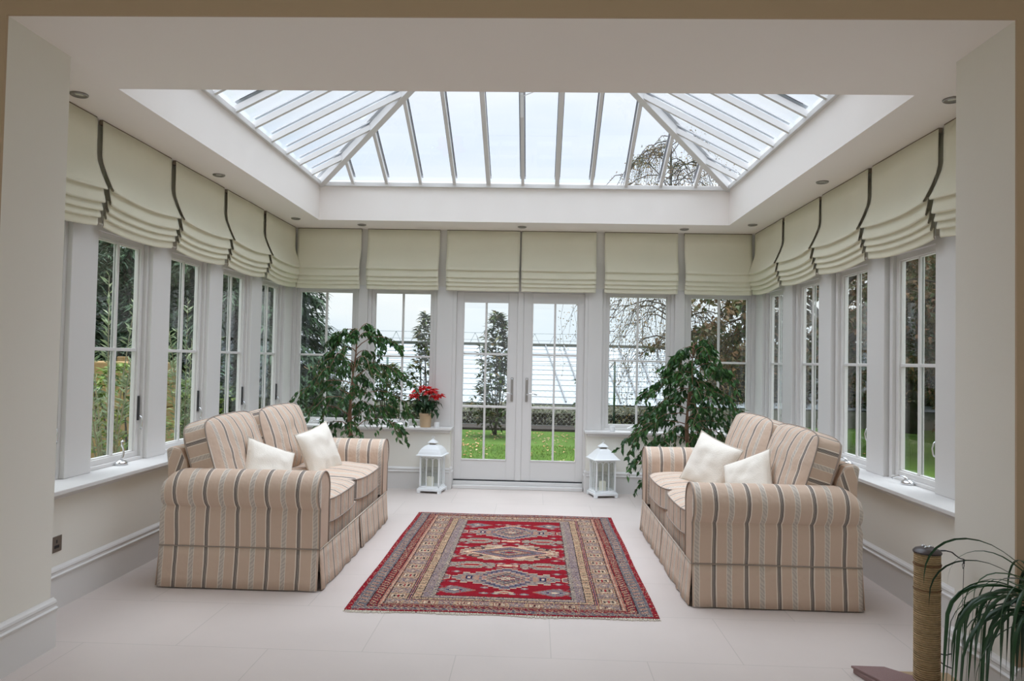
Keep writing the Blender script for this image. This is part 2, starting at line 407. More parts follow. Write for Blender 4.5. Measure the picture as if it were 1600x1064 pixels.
def winder_arm(r, mode):
    if mode == 'up':   # crank standing up like a swan neck
        p = [(0, -.085, ZS+.03), (.004, -.09, ZS+.05), (.015, -.09, ZS+.07), (.012, -.09, ZS+.10), (-.008, -.09, ZS+.13), (-.012, -.09, ZS+.15), (.006, -.09, ZS+.158)]
    else:
        p = [(0, -.085, ZS+.03), (-.03, -.095, ZS+.045), (-.07, -.11, ZS+.045), (-.105, -.12, ZS+.03), (-.115, -.125, ZS+.022)]
    MB().tube(p, [.009, .008, .006, .006, .007, .008, .009][:len(p)], 8).build('winder_arm', CHROME, r, smooth=True)
ordl = ['nearest the opening, half hidden by the pier', 'second from the opening, beside the near end of the sofa', 'third from the opening, behind the sofa', 'fourth from the opening, behind the far sofa cushion', 'fifth from the opening, next to the back corner']
n = 0
for side in (0, 1):
    for i in range(5):
        n += 1
        ex = .035 if side == 0 else 0; r = make_window(WS+ex, latch=True)
        winder_arm(r, 'up' if (side == 0) else 'down')
        y = B[i]+.4425-ex/2
        place_window(n, r, ((GX_L, GX_R)[side], y, 0), (PI/2, -PI/2)[side], 'white four-light casement window on the %s side, %s' % (('left', 'right')[side], ordl[i]))
bl = ['white casement window of the back wall in the left corner', 'white casement window of the back wall just left of the doors, poinsettia on its sill', 'white casement window of the back wall just right of the doors', 'white casement window of the back wall in the right corner']
for (x0, x1), lb in zip(BW, bl):
    n += 1; r = make_window(x1-x0, latch=False); winder_arm(r, 'down')
    place_window(n, r, ((x0+x1)/2, GY_B, 0), 0, lb)

# ------------------------------------------------------------------ french doors
YD = 7.90
m = MB(); m.box(-.918, -.88, YD-.055, YD+.072, .0, 2.183); m.box(.53, .566, YD-.055, YD+.072, .0, 2.183); m.box(-.88, .53, YD-.055, YD+.072, 2.147, 2.183)
m.box(-.918, .566, YD-.055, YD+.072, 2.183, 2.2)
trim(m, 'white frame around the french doors', bevel=.003, cat='door frame')
m = MB(); m.box(-.88, .53, YD-.12, YD+.12, 0, .035); m.box(-.88, .53, YD-.05, YD+.12, .035, .075)
trim(m, 'white threshold step under the french doors', cat='threshold')
trim(MB().box(-.88, .53, YD-.035, YD+.03, .075, .084), 'dark draught strip under the french doors', BLACK, 0, cat='draught strip')
def door(n, x0, x1, px0, px1, hx, hdir, label):
    r = empty('door_%d' % n, (0, 0, 0)); struct(r, label, 'door')
    z0, z1, pz0, pz1 = .086, 2.145, .305, 2.036
    m = MB(); y0, y1 = YD-.022, YD+.03
    m.box(x0, px0, y0, y1, z0, z1); m.box(px1, x1, y0, y1, z0, z1); m.box(px0, px1, y0, y1, pz1, z1); m.box(px0, px1, y0, y1, z0, pz0)
    for a in ((px0-.008, px0+.006, pz0, pz1), (px1-.006, px1+.008, pz0, pz1), (px0, px1, pz0-.008, pz0+.006), (px0, px1, pz1-.006, pz1+.008)):
        m.box(a[0], a[1], y0-.006, y0+.012, a[2], a[3])
    m.build('door_leaf', WHITE, r, bevel=.003)
    MB().box(px0, px1, YD-.004, YD+.004, pz0, pz1).build('pane', GLASS, r)
    m = MB(); c = (px0+px1)/2
    for s in (-1, 1):
        y = YD+s*.013
        m.box(c-.011, c+.011, y-.0085, y+.0085, pz0, pz1)
        for z in (.885, 1.465): m.box(px0, px1, y-.008, y+.008, z-.012, z+.012)
    m.build('glazing_bar', WHITE, r, bevel=.003)
    h = MB().box(hx-.0135, hx+.0135, y0-.008, y0+.001, .95, 1.212).build('handle_plate', STEEL, r, bevel=.003)
    m = MB(); zz = 1.03
    m.tube([(hx, y0-.006, zz), (hx, y0-.045, zz), (hx+hdir*.01, y0-.052, zz+.003)], .008, 8)
    m.tube([(hx, y0-.048, zz), (hx+hdir*.03, y0-.052, zz+.012), (hx+hdir*.07, y0-.052, zz+.012), (hx+hdir*.115, y0-.05, zz-.004)], [.009, .008, .007, .006], 8)
    m.build('handle_lever', CHROME, h, smooth=True)
    MB().lathe([(.004, 0), (.006, .002), (.003, .004)], 10).xf(Matrix.Translation((hx, y0-.008, 1.195)) @ Matrix.Rotation(PI/2, 4, 'X')).build('screw', CHROME, h)
    return r
d1 = door(1, -.88, -.206, -.80, -.306, -.254, -1, 'left leaf of the white glazed french doors')
MB().box(-.206, -.14, YD-.034, YD+.03, .086, 2.147).build('meeting_stile', WHITE, d1, bevel=.004)
door(2, -.14, .53, -.04, .453, -.092, 1, 'right leaf of the white glazed french doors')

# ------------------------------------------------------------------ roof lantern
PITCH = .515
sk = empty('window_15'); struct(sk, 'glazed hipped roof lantern with white rafters over the room', 'roof lantern')
m = MB(); t = .03
for z0, z1, o in ((ZU-.0, ZU+.045, .028),):
    m.box(LX0-.05, LX1+.05, LY0-.05, LY0+o, z0, z1); m.box(LX0-.05, LX1+.05, LY1-o, LY1+.05, z0, z1)
    m.box(LX0-.05, LX0+o, LY0+o, LY1-o, z0, z1); m.box(LX1-o, LX1+.05, LY0+o, LY1-o, z0, z1)
m.build('eaves_frame', WHITE, sk, bevel=.004)
hw = (LY1-LY0)/2; ym = (LY0+LY1)/2; Z0 = ZU+.055
def rp(side, s, t, dz=0.):
    """point on a roof slope: s along the eave, t up-slope in plan"""
    z = Z0+PITCH*t+dz
    return {'b': (LX0+s, LY1-t, z), 'f': (LX0+s, LY0+t, z), 'l': (LX0+t, LY0+s, z), 'r': (LX1-t, LY0+s, z)}[side]
up = {'b': (0, PITCH, 1), 'f': (0, -PITCH, 1), 'l': (-PITCH, 0, 1), 'r': (PITCH, 0, 1)}
sd = {'b': (1, 0, 0), 'f': (1, 0, 0), 'l': (0, 1, 0), 'r': (0, 1, 0)}
LW, LD = LX1-LX0, LY1-LY0
for side, W, nb in (('b', LW, 12), ('f', LW, 12), ('l', LD, 10), ('r', LD, 10)):
    U = Vector(up[side]).normalized()
    for k in range(1, nb):
        s = W*k/nb; tt = min(s, W-s, hw)-.03
        wide = side == 'b' and k in (5, 7)
        m = MB()
        m.beam(rp(side, s, -.01, -.02), rp(side, s, tt, -.02), sd[side], U, .044 if wide else .031, .046)
        m.beam(rp(side, s, .02, .034), rp(side, s, tt, .034), sd[side], U, .056 if side in 'bf' or k <= 4 else .031, .010)
        g = m.build('glazing_bar', WHITE, sk)
        if side in 'lr' and k > 4: continue
        m = MB(); S = Vector(sd[side])
        for q in (-1, 1):
            m.beam(Vector(rp(side, s, .06, .0265))+S*q*.0265, Vector(rp(side, s, tt-.03, .0265))+S*q*.0265, sd[side], U, .004, .005)
        m.build('gasket', BLACK, g)
    e = .0
    vs = [rp(side, 0, 0, .013), rp(side, W, 0, .013), rp(side, W-hw, hw, .013), rp(side, hw, hw, .013)]
    if side in 'lr': vs = [rp(side, 0, 0, .013), rp(side, W, 0, .013), rp(side, W-hw, hw, .013)]
    nn = len(vs); vs2 = [tuple(Vector(v)+Vector((0, 0, .008))) for v in vs]
    MB().add(vs+vs2, [tuple(range(nn)), tuple(range(nn, 2*nn))]+[(i, (i+1) % nn, nn+(i+1) % nn, nn+i) for i in range(nn)]).build('pane', ROOFGLASS, sk)
for cx, cy, sx, sy in ((LX0, LY1, 1, -1), (LX1, LY1, -1, -1), (LX0, LY0, 1, 1), (LX1, LY0, -1, 1)):
    a = Vector((cx, cy, Z0-.03)); b = Vector((cx+sx*hw, cy+sy*hw, Z0-.03+PITCH*hw)); d = (b-a).normalized()
    side = d.cross(Vector((0, 0, 1))).normalized()
    m = MB().beam(a, b, side, side.cross(d), .062, .075); m.beam(a+Vector((0, 0, .075)), b+Vector((0, 0, .075)), side, side.cross(d), .10, .03)
    m.build('hip_rafter', WHITE, sk)
zr = Z0+PITCH*hw
MB().beam((LX0+hw, ym, zr-.04), (LX1-hw, ym, zr-.04), (0, 1, 0), (0, 0, 1), .06, .12).build('ridge_beam', WHITE, sk)
# opening vent between two rafters on the far slope
S5, S7, SM = LW*5/12, LW*7/12, LW/2
m = MB(); U = up['b']
m.beam(rp('b', S5, 1.14, -.02), rp('b', S7, 1.14, -.02), (0, -1, PITCH), U, .055, .05)
v = m.build('vent_frame', WHITE, sk)
m = MB().beam(rp('b', SM, 1.12, -.062), rp('b', SM, .88, -.062), (1, 0, 0), U, .026, .022)
m.build('vent_motor', LWHITE, v, bevel=.003)
MB().tube([Vector(rp('b', SM+.005, 1.10, -.07)), Vector(rp('b', SM+.10, 1.16, -.085)), Vector(rp('b', SM+.20, 1.26, -.06)), Vector(rp('b', SM+.24, 1.40, -.04))], .004, 6).build('vent_cable', LWHITE, v, smooth=True)

# ------------------------------------------------------------------ roman blinds (local: width along X, room towards -Y, hangs from z=ZC)
PROF = [(.002, 2.812), (.004, 2.70), (.004, 2.60), (.012, 2.55), (.04, 2.47), (.068, 2.40), (.079, 2.378), (.076, 2.368), (.066, 2.372), (.050, 2.40),
        (.056, 2.35), (.066, 2.30), (.066, 2.290), (.057, 2.287), (.042, 2.315), (.046, 2.275), (.054, 2.25), (.053, 2.241), (.045, 2.240), (.032, 2.262),
        (.036, 2.235), (.042, 2.208), (.041, 2.199), (.034, 2.198), (.022, 2.218), (.024, 2.19), (.024, 2.160), (.020, 2.150)]
def make_blind(w, sag, flare):
    r = empty('roman_blind')
    nx = 25; m = MB(); ph = random.random()*9
    for i in range(nx):
        u = -1+2*i/(nx-1)
        for j, (d, z) in enumerate(PROF):
            low = max(0, min(1, (2.60-z)/.25))
            zz = z - sag*low*(1-u*u) + sag*.35*low
            dd = d + flare*low*(u*u)*.6*(d/.08) + .0025*math.sin(u*5+ph+z*9)*low
            if z > 2.56: dd += .002*math.sin(u*4+ph)
            m.v.append((u*w/2*(1-.006*low), -dd, zz))
    J = len(PROF)
    for i in range(nx-1):
        for j in range(J-1):
            m.f.append((i*J+j, (i+1)*J+j, (i+1)*J+j+1, i*J+j+1)); m.m.append(0)
    o = m.build('fabric', [BLIND, LINER], r, smooth=True)
    s = o.modifiers.new('solid', 'SOLIDIFY'); s.thickness = .003; s.offset = -1; s.material_offset_rim = 1
    MB().box(-w/2, w/2, .0, .022, ZC-.03, ZC-.001).build('head_batten', LINER, r)
    for q in (-1, 1): MB().tube([(q*(w/2-.05), .012, 2.79), (q*(w/2-.05), .012, 2.17)], .0015, 5).build('cord', LWHITE, r)
    return r
bords = ['nearest the opening', 'second from the opening', 'third from the opening', 'fourth from the opening', 'in the back corner']
for side, bx in ((0, -2.672), (1, 2.342)):
    for i in range(5):
        y0, y1 = B[i]+.028, B[i+1]-.028
        if i == 0: y0 = YF+.02
        if i == 4: y1 = 7.77
        r = make_blind(y1-y0, .028, .012)
        r.location = (bx, (y0+y1)/2, 0); r.rotation_euler.z = (PI/2, -PI/2)[side]
        tag(r, 'cream roman blind on the %s side, %s' % (('left', 'right')[side], bords[i]), 'blind', 'cream roman blinds over the windows')
lbs = ['over the window in the left corner', 'over the window above the poinsettia', 'over the left french door', 'over the right french door', 'over the window just right of the doors', 'over the window in the right corner']
for (x0, x1), lb in zip([(-2.655, -1.942), (-1.872, -1.074), (-.996, -.193), (-.176, .640), (.728, 1.522), (1.592, 2.318)], lbs):
    r = make_blind(x1-x0, .004, .0); r.location = ((x0+x1)/2, 7.80, 0)
    tag(r, 'cream roman blind on the back wall, '+lb, 'blind', 'cream roman blinds over the windows')

# ------------------------------------------------------------------ downlights
dl = None
spots = [(-2.545, 3.829, 'left strip, nearest the opening'), (-2.53, 5.541, 'left strip, halfway along'), (-2.50, 7.268, 'left strip, by the back corner'), (-1.885, 7.56, 'back strip, above the left pair of windows'),
         (-.17, 7.56, 'back strip, above the french doors'), (1.539, 7.56, 'back strip, above the right pair of windows'), (2.165, 7.273, 'right strip, by the back corner'), (2.175, 5.539, 'right strip, halfway along'), (2.164, 3.802, 'right strip, nearest the opening')]
for x, y, lb in spots:
    if dl is None:
        dl = empty('downlight')
        MB().lathe([(.028, -.002), (.040, -.010), (.046, -.006), (.047, .0), (.028, .002)], 24).build('bezel', STEEL, dl, smooth=True)
        MB().lathe([(.001, -.004), (.018, -.004), (.027, -.001), (.027, .0), (.001, .0)], 20).build('lamp', CHROME, dl, smooth=True)
        o = dl
    else: o = copy_tree(dl)
    o.location = (x, y, ZC-.001)
    tag(o, 'small round steel downlight in the ceiling, '+lb, 'downlight', 'recessed ceiling downlights')

# ------------------------------------------------------------------ wall socket
s = empty('wall_socket', (XL, 3.835, .352)); tag(s, 'brushed steel power socket on the left dwarf wall', 'socket')
MB().box(0, .006, -.043, .043, -.043, .043).build('face_plate', STEEL, s, bevel=.002)
m = MB().box(.0055, .0075, -.004, .004, .006, .024).box(.0055, .0075, -.016, -.006, -.018, -.010).box(.0055, .0075, .006, .016, -.018, -.010)
m.box(.0055, .0072, -.02, .02, -.022, -.006)
m.build('plug_holes', BLACK, s)

# ------------------------------------------------------------------ sofas (local: length along X, front towards -Y)
def cushion(w, h, t, puff, name, mt, parent, edge=.9, n=18, pipe=PIPING, knife=False, pinch=.0, uvaxis=True, seed=0, uo=0.):
    """a stuffed cushion lying in the local XZ plane, thickness along Y"""
    m = MB(); rnd = random.Random(seed)
    def out(u, v):
        x = u*w/2; z = v*h/2
        if knife:
            x *= 1-pinch*(1-v*v)*.5*(abs(u)**3) ; z *= 1-pinch*(1-u*u)*.5*(abs(v)**3)
        else:
            rr = .12
            k = (abs(u)**6+abs(v)**6)
            if k > 1: q = k**(-1/6); x *= (q*.75+.25); z *= (q*.75+.25)
            x *= 1+.025*(1-v*v); z *= 1+.045*(1-u*u)
        return x, z
    def th(u, v):
        e = 0.0 if knife else t*edge/2
        b = puff*(max(0, 1-abs(u)**2.6)*max(0, 1-abs(v)**2.6))**(.55 if knife else .6)
        b += .004*noise.noise(Vector((u*3+seed, v*3, seed*.7)))*(1-abs(u)**4)*(1-abs(v)**4)*3
        return e+b
    idx = {}
    for s in (-1, 1):
        for i in range(n+1):
            for j in range(n+1):
                u, v = -1+2*i/n, -1+2*j/n
                if knife and s == 1 and (i in (0, n) or j in (0, n)): idx[(s, i, j)] = idx[(-1, i, j)]; continue
                x, z = out(u, v); idx[(s, i, j)] = len(m.v); m.v.append((x, s*th(u, v), z))
    for s in (-1, 1):
        for i in range(n):
            for j in range(n):
                f = (idx[(s, i, j)], idx[(s, i+1, j)], idx[(s, i+1, j+1)], idx[(s, i, j+1)])
                m.f.append(f if s == -1 else f[::-1]); m.m.append(0)
    ring = [(i, 0) for i in range(n)]+[(n, j) for j in range(n)]+[(i, n) for i in range(n, 0, -1)]+[(0, j) for j in range(n, 0, -1)]
    if not knife:
        for a, b in zip(ring, ring[1:]+ring[:1]):
            m.f.append((idx[(-1,)+a], idx[(-1,)+b], idx[(1,)+b], idx[(1,)+a])); m.m.append(0)
    def uvf(co, nn):
        if abs(nn.x) > .75: return (co.z+uo, co.y)
        return (co.x+uo, co.z)
    o = m.build(name, mt, parent, smooth=math.radians(50), uvf=uvf)
    m2 = MB()
    for s in ((-1, 1) if not knife else (-1,)):
        pts = [Vector(m.v[idx[(s,)+a]])*1.003 for a in ring]; pts.append(pts[0])
        m2.tube(pts, .0042, 6, caps=False)
    m2.build('piping', pipe, o, smooth=True)
    return o

def sofa_stripe_y(co, nn):        # stripes counted along the depth of the sofa
    return (co.y+.043, co.z)
def sofa_stripe_x(co, nn):
    return (co.x, co.z)
def make_sofa(SL, SD, mirror, far_gap=0.):
    r = empty('sofa')
    hl = SL/2; f = -SD/2; bk = SD/2
    # arms: panel + scroll, one mesh per arm
    for s in (-1, 1):
        m = MB()
        # profile (x outwards positive, z) of arm from skirt line up, around the scroll and down inside
        prof = [(.0, .245), (.003, .32), (.005, .40), (.006, .445), (.004, .462)]
        cx, cz, rx, rz = -.068, .583, .118, .120
        for k in range(15):
            a = math.radians(-56+k*(236/14))
            prof.append((cx+rx*math.cos(a), cz+rz*math.sin(a)))
        prof += [(-.178, .50), (-.18, .40), (-.18, .245)]
        ny = 22; J = len(prof)
        ys = [f-.012+(SD-.03+.03)*k/(ny-1) for k in range(ny)]
        for k, y in enumerate(ys):
            u = k/(ny-1)
            back = max(0, (u-.86)/.14)
            sc = 1-.35*back**2.2
            for (px, pz) in prof:
                x, z = px, pz
                if pz > .46:
                    x = cx+(px-cx)*sc; z = cz-.03*back**2+(pz-cz)*sc
                wv = .004*noise.noise(Vector((y*5, pz*6, s*3.1+mirror)))
                m.v.append((s*(hl-.07+x+wv+.07-.07+.07), y, z+.002*noise.noise(Vector((y*6, s, pz)))))
        for k in range(ny-1):
            for j in range(J-1):
                m.f.append((k*J+j, (k+1)*J+j, (k+1)*J+j+1, k*J+j+1)); m.m.append(0)
        # front facing (slightly domed) and back closing
        for k, sg in ((0, -1), (ny-1, 1)):
            c0 = len(m.v)
            ctr = Vector((s*(hl-.085), ys[k]+sg*.012, .46)); m.v.append(tuple(ctr))
            for j in range(J-1): m.f.append((k*J+j, k*J+j+1, c0)); m.m.append(0)
            m.f.append((k*J+J-1, k*J, c0)); m.m.append(0)
        def uva(co, nn, s=s):
            if abs(nn.y) > .7: return (abs(co.x)*.25+.06, co.z)
            return (co.y+.043, co.z)
        arm = m.build('arm', STRIPE, r, smooth=math.radians(40), uvf=uva)
        m2 = MB(); pts = [Vector(m.v[j])+Vector((0, -.003, 0)) for j in range(J)]
        m2.tube(pts, .0045, 6)
        m2.tube([Vector((s*(hl+.003), ys[0]-.0, .248)), Vector((s*(hl+.003), ys[-1], .248))], .004, 6)
        m2.build('piping', PIPING, arm, smooth=True)
    # base front between the arms
    inner = hl-.17
    m = MB().box(-inner, inner, f+.022, bk-.06, .06, .345)
    m.build('seat_base', STRIPE, r, bevel=.012, uvf=sofa_stripe_x)
    # back frame
    m = MB(); zt = .825
    poly = [(bk-.22, .24), (bk-.005, .24), (bk-.0, .70), (bk+.012, .80), (bk+.005, zt-.008), (bk-.02, zt), (bk-.075, zt-.01), (bk-.115, .74)]
    hb = hl-.085
    m.prism(poly, 'x', -hb, hb)
    m.build('back_frame', STRIPE, r, bevel=.014, uvf=lambda co, nn: (co.y*.9+.02+co.z*.3, co.z) if abs(nn.x) > .5 else (co.x, co.z))
    # skirt: four pleated panels flaring to the floor
    def panel(a, b, nrm, name, uvax, wav):
        a, b, nrm = Vector(a), Vector(b), Vector(nrm); m = MB(); nx = 40
        for i in range(nx+1):
            u = i/nx; p = a.lerp(b, u)
            for j in range(5):
                v = j/4
                d = .004+.020*v+wav*v*math.sin(u*22+2*math.sin(u*9))*.5
                q = p+nrm*d; m.v.append((q.x, q.y, .247-.240*v))
        for i in range(nx):
            for j in range(4): m.f.append((i*5+j, (i+1)*5+j, (i+1)*5+j+1, i*5+j+1)); m.m.append(0)
        o = m.build(name, STRIPE, r, smooth=True, uvf=(sofa_stripe_x if uvax else sofa_stripe_y))
        s = o.modifiers.new('solid', 'SOLIDIFY'); s.thickness = .006
        return o
    e = .004
    panel((-hl, f-.012, 0), (-hl, bk-.015, 0), (-1, 0, 0), 'skirt', 0, .004)
    panel((hl, f-.012, 0), (hl, bk-.015, 0), (1, 0, 0), 'skirt', 0, .004)
    panel((-hl+.004, f-.012, 0), (-.02, f-.012, 0), (0, -1, 0), 'skirt', 1, .012)
    panel((.02, f-.012, 0), (hl-.004, f-.012, 0), (0, -1, 0), 'skirt', 1, .012)
    panel((-hl, bk-.015, 0), (hl, bk-.015, 0), (0, 1, 0), 'skirt', 1, .006)
    m = MB().tube([(-hl, f-.018, .247), (hl, f-.018, .247)], .004, 6)
    m.build('piping', PALEPIPING, r, smooth=True)
    # seat cushions
    cw = (hl-.178)
    for s in (-1, 1):
        c = cushion(cw-.004, SD-.20, .16, .05, 'seat_cushion', STRIPE, r, seed=3+s+mirror, uo=s*cw/2)
        c.rotation_euler = (-PI/2, 0, 0)
        c.location = (s*cw/2, f+.0+(SD-.20)/2-.0, .425)
    return r
def add_back(r, x, w, h, y, z, tilt, seed, yaw=0.):
    c = cushion(w, h, .15, .075, 'back_cushion', STRIPE, r, seed=seed, uo=x)
    c.location = (x, y, z); c.rotation_euler = (tilt, 0, yaw)
    return c
SL, SD = 1.93, .97
sl = make_sofa(SL, SD, 0)
sl.location = (-1.768, 5.235, 0); sl.rotation_euler.z = PI/2
tag(sl, 'striped beige slipcovered sofa along the left windows', 'sofa', 'pair of facing striped sofas')
add_back(sl, -.455, .83, .50, .285, .735, math.radians(-17), 5, .03)
add_back(sl, .38, .80, .50, .245, .745, math.radians(-17), 6, -.05)
sr = make_sofa(SL-.02, SD, 1)
sr.location = (1.425, 5.165, 0); sr.rotation_euler.z = -PI/2
tag(sr, 'striped beige slipcovered sofa along the right windows', 'sofa', 'pair of facing striped sofas')
add_back(sr, .44, .82, .50, .28, .74, math.radians(-17), 8, -.03)
add_back(sr, -.38, .80, .50, .25, .755, math.radians(-17), 9, .05)

def pillow(loc, yaw, tilt, spin, size, label, seed):
    e = empty('throw_pillow', loc); e.rotation_euler = (Matrix.Rotation(yaw, 3, 'Z') @ Matrix.Rotation(tilt, 3, 'X') @ Matrix.Rotation(spin, 3, 'Y')).to_euler()
    cushion(size, size, .1, .07, 'pillow_cover', PILLOWCLOTH, e, knife=True, pinch=.16, pipe=PALEPIPING, seed=seed, n=20)
    return tag(e, label, 'pillow', 'small cream throw pillows')
R = math.radians
pillow((-1.78, 4.78, .63), R(58), R(-24), R(24), .37, 'cream throw pillow on the near half of the left sofa', 21)
pillow((-1.66, 5.52, .665), R(66), R(-18), R(-12), .39, 'cream throw pillow on the far half of the left sofa', 22)
pillow((1.40, 4.74, .635), R(-58), R(-24), R(-26), .37, 'cream throw pillow on the near half of the right sofa', 23)
pillow((1.29, 5.30, .665), R(-50), R(-18), R(16), .40, 'cream throw pillow on the far half of the right sofa', 24)

# ------------------------------------------------------------------ rug
def rug():
    W_, L_ = 1.735, 2.535
    st = .0062; nu, nv = int(W_/st), int(L_/st)
    U, V = np.meshgrid((np.arange(nu)+.5)*W_/nu, (np.arange(nv)+.5)*L_/nv, indexing='ij')
    RED = np.array((.215, .006, .014)); SL_ = np.array((.125, .115, .125)); TAN = np.array((.40, .27, .165)); CRM = np.array((.52, .40, .28))
    NAV = np.array((.018, .022, .06)); SAL = np.array((.36, .14, .10)); DK = np.array((.03, .018, .018)); MAU = np.array((.20, .145, .165))
    C = np.zeros((nu, nv, 3)); C[:] = RED
    bw, be = .465, .27
    du = np.minimum(U, W_-U)/bw; dv = np.minimum(V, L_-V)/be
    d = np.minimum(du, dv)          # 0 at edge, 1 at field
    al = np.where(du < dv, V, U*1.0)   # coordinate running along the border
    al = np.where(du < dv, al, al*1.0)
    rng = np.random.RandomState(3)
    def put(mask, c): C[mask] = c
    def per(a, p): return np.abs(((a/p) % 1)-.5)*2
    def band(a, b): return (d >= a) & (d < b)
    dd = lambda a, b: (d-a)/(b-a)
    # outer red selvedge then slate border with small hooks
    put(band(.07, .235), SL_)
    k = band(.085, .225); t = dd(.085, .225); q = per(al+ (t-.5)*.03, .055)
    put(k & (q < .38) & (np.abs(t-.5) < .32), SAL*.55+SL_*.3); put(k & (np.abs(q-.45) < .09) & (np.abs(t-.5) < .36), CRM*.75); put(k & (q > .9) & (np.abs(t-.5) < .2), NAV)
    put(band(.225, .235), DK)
    # red band with diagonal tan dashes
    k = band(.235, .345); t = dd(.235, .345); q = per(al+(t-.5)*.045, .04)
    put(k, RED*.8); put(k & (q < .33) & (t > .15) & (t < .85), TAN*.8); put(k & (q > .85) & (t > .2) & (t < .8), NAV)
    # lines
    put(band(.345, .36), DK); put(band(.36, .385), SAL); put(band(.385, .395), CRM*.8); put(band(.395, .415), SAL*.8); put(band(.415, .428), DK)
    # main tan border: blocks
    k = band(.428, .665); t = dd(.428, .665); p = .20
    cell = ((al/p) % 1); cb = np.floor(al/p).astype(int) % 2
    put(k, TAN*.85)
    a = np.abs(cell-.25); b = np.abs(cell-.75)
    blk = k & (a < .19) & (np.abs(t-.5) < .42)
    put(blk, CRM*.95)
    put(blk & (np.abs(np.abs(t-.5)-.24) < .06) & (a < .10), DK); put(blk & (np.abs(t-.5) < .2) & (a < .03), DK); put(blk & (np.abs(t-.5) < .05) & (a < .10), RED)
    put(blk & ((a > .155) | (np.abs(t-.5) > .36)), SAL*.6)
    g = k & (b < .24)
    q = (np.abs(t-.5)*.9+b*1.6)
    put(g, MAU*.9); put(g & (per(q, .16) < .35), TAN); put(g & (per(q, .32) < .13), SAL); put(g & (q < .12), CRM); put(g & (per(al+t*.05, .025) < .25), SL_)
    put(band(.665, .676), DK); put(band(.676, .70), SAL); put(band(.70, .708), NAV); put(band(.708, .724), SAL); put(band(.724, .732), DK)
    # small tan blocks with dark bars
    k = band(.732, .835); t = dd(.732, .835); q = (al/.052) % 1
    put(k, TAN); put(k & (np.abs(q-.5) < .16) & (np.abs(t-.5) < .3), DK); put(k & (np.abs(q-.5) < .06), TAN); put(k & (q < .08), SAL)
    put(band(.835, .845), DK)
    # mauve band
    k = band(.845, .945); t = dd(.845, .945)
    put(k, MAU); put(k & (per(al+t*.03, .022) < .3), SL_); put(k & (per(al-t*.05, .037) > .8), TAN*.9)
    put(band(.945, .955), CRM); k = band(.955, 1.0); put(k, SL_*.9); put(k & (per(al, .016) < .4), CRM*.8)
    # ---- field
    F = d >= 1.0
    cu = W_/2; x = U-cu
    ax = np.abs(x)
    def mask_hex(cx, cv, rx, rv, step=.02):
        a = np.floor(np.abs(x-cx)/step)*step; b = np.abs(V-cv)
        return a/rx+b/rv
    def steps(a, tab):
        h = np.full(a.shape, -1.0)
        for lim, val in reversed(tab): h = np.where(a < lim, val, h)
        return h
    def nest(e, cols):
        for lim, c in cols: put(F & (e > lim), c)
    chk = (per(U, .030) < .45) ^ (per(V, .030) < .45)
    # scattered small motifs on the red ground first
    for cv in np.arange(.34, 2.2, .105):
        for cx in (-.41, -.33, -.12, -.05, .05, .12, .33, .41):
            q = mask_hex(cx, cv, .030, .020, .008); put(F & (q < 1), SL_*1.3); put(F & (q < .5), CRM*.8)
    for cv in (.64, 1.86):
        dv = np.abs(V-cv)
        hb = steps(ax, [(.035, .225), (.07, .20), (.105, .175), (.14, .15), (.20, .125), (.24, .085), (.28, .11), (.315, .055), (.345, .03)])
        e = hb-dv
        nest(e, [(-.022, RED*.9), (0, CRM*.95), (.014, SL_), (.028, MAU), (.045, NAV), (.058, SL_*1.3), (.075, SAL*.8)])
        put(F & (e > .028) & chk & (ax > .13), CRM*.6)
        e2 = steps(ax, [(.03, .19), (.06, .165), (.09, .14), (.12, .115), (.15, .075), (.17, .04)])-dv
        nest(e2, [(0, NAV), (.012, SL_), (.026, MAU), (.04, CRM), (.052, SAL), (.066, TAN), (.082, MAU*.8), (.10, CRM*.8), (.115, SL_), (.135, RED), (.15, CRM)])
        put(F & (e2 > .03) & (per(U+V, .026) < .28), SL_*.8); put(F & (e2 > .06) & (per(U-V, .04) < .2), DK)
        put(F & (np.abs(ax-.235) < .022) & (dv < .035), NAV); put(F & (np.abs(ax-.235) < .010) & (dv < .018), CRM)
        # hourglass hooks at the two sides
        a = ax-.355; q = (a > 0) & (a < .10) & (dv < .035+a*.62)
        put(F & q, CRM*.85); q2 = (a > .010) & (a < .09) & (dv < .022+a*.6); put(F & q2, SL_); put(F & q2 & (per(V+a*.7, .045) < .4), SAL*.8)
    cv = 1.26; dv = np.abs(V-cv)
    hb = steps(ax, [(.06, .15), (.10, .20), (.14, .185), (.18, .20), (.22, .17), (.26, .135), (.30, .11), (.33, .075), (.36, .045)])
    e = hb-dv
    nest(e, [(-.018, SAL*.5), (0, CRM), (.016, SL_), (.03, CRM*.95), (.05, TAN)])
    put(F & (e > .016) & (per(V, .028) < .32) & (ax > .12), DK*2.5); put(F & (e > .02) & (per(U+dv, .05) < .25) & (ax > .20), SAL)
    e2 = .175-dv-ax*.52
    nest(e2, [(0, CRM*1.1), (.016, SAL*.9), (.03, SL_), (.05, MAU), (.07, SL_*.7), (.09, SAL*.7), (.11, TAN), (.13, SL_), (.15, RED)])
    put(F & (e2 > .03) & chk & (per(U+V*1.5, .05) < .5), SL_*.5)
    for sx in (-1, 1):
        for sy in (-1, 1):
            rr_ = np.hypot((x-sx*.235)/.055, (V-cv-sy*.10)/.045); put(F & (np.abs(rr_-.75) < .2), DK*2); put(F & (rr_ < .35), SAL)
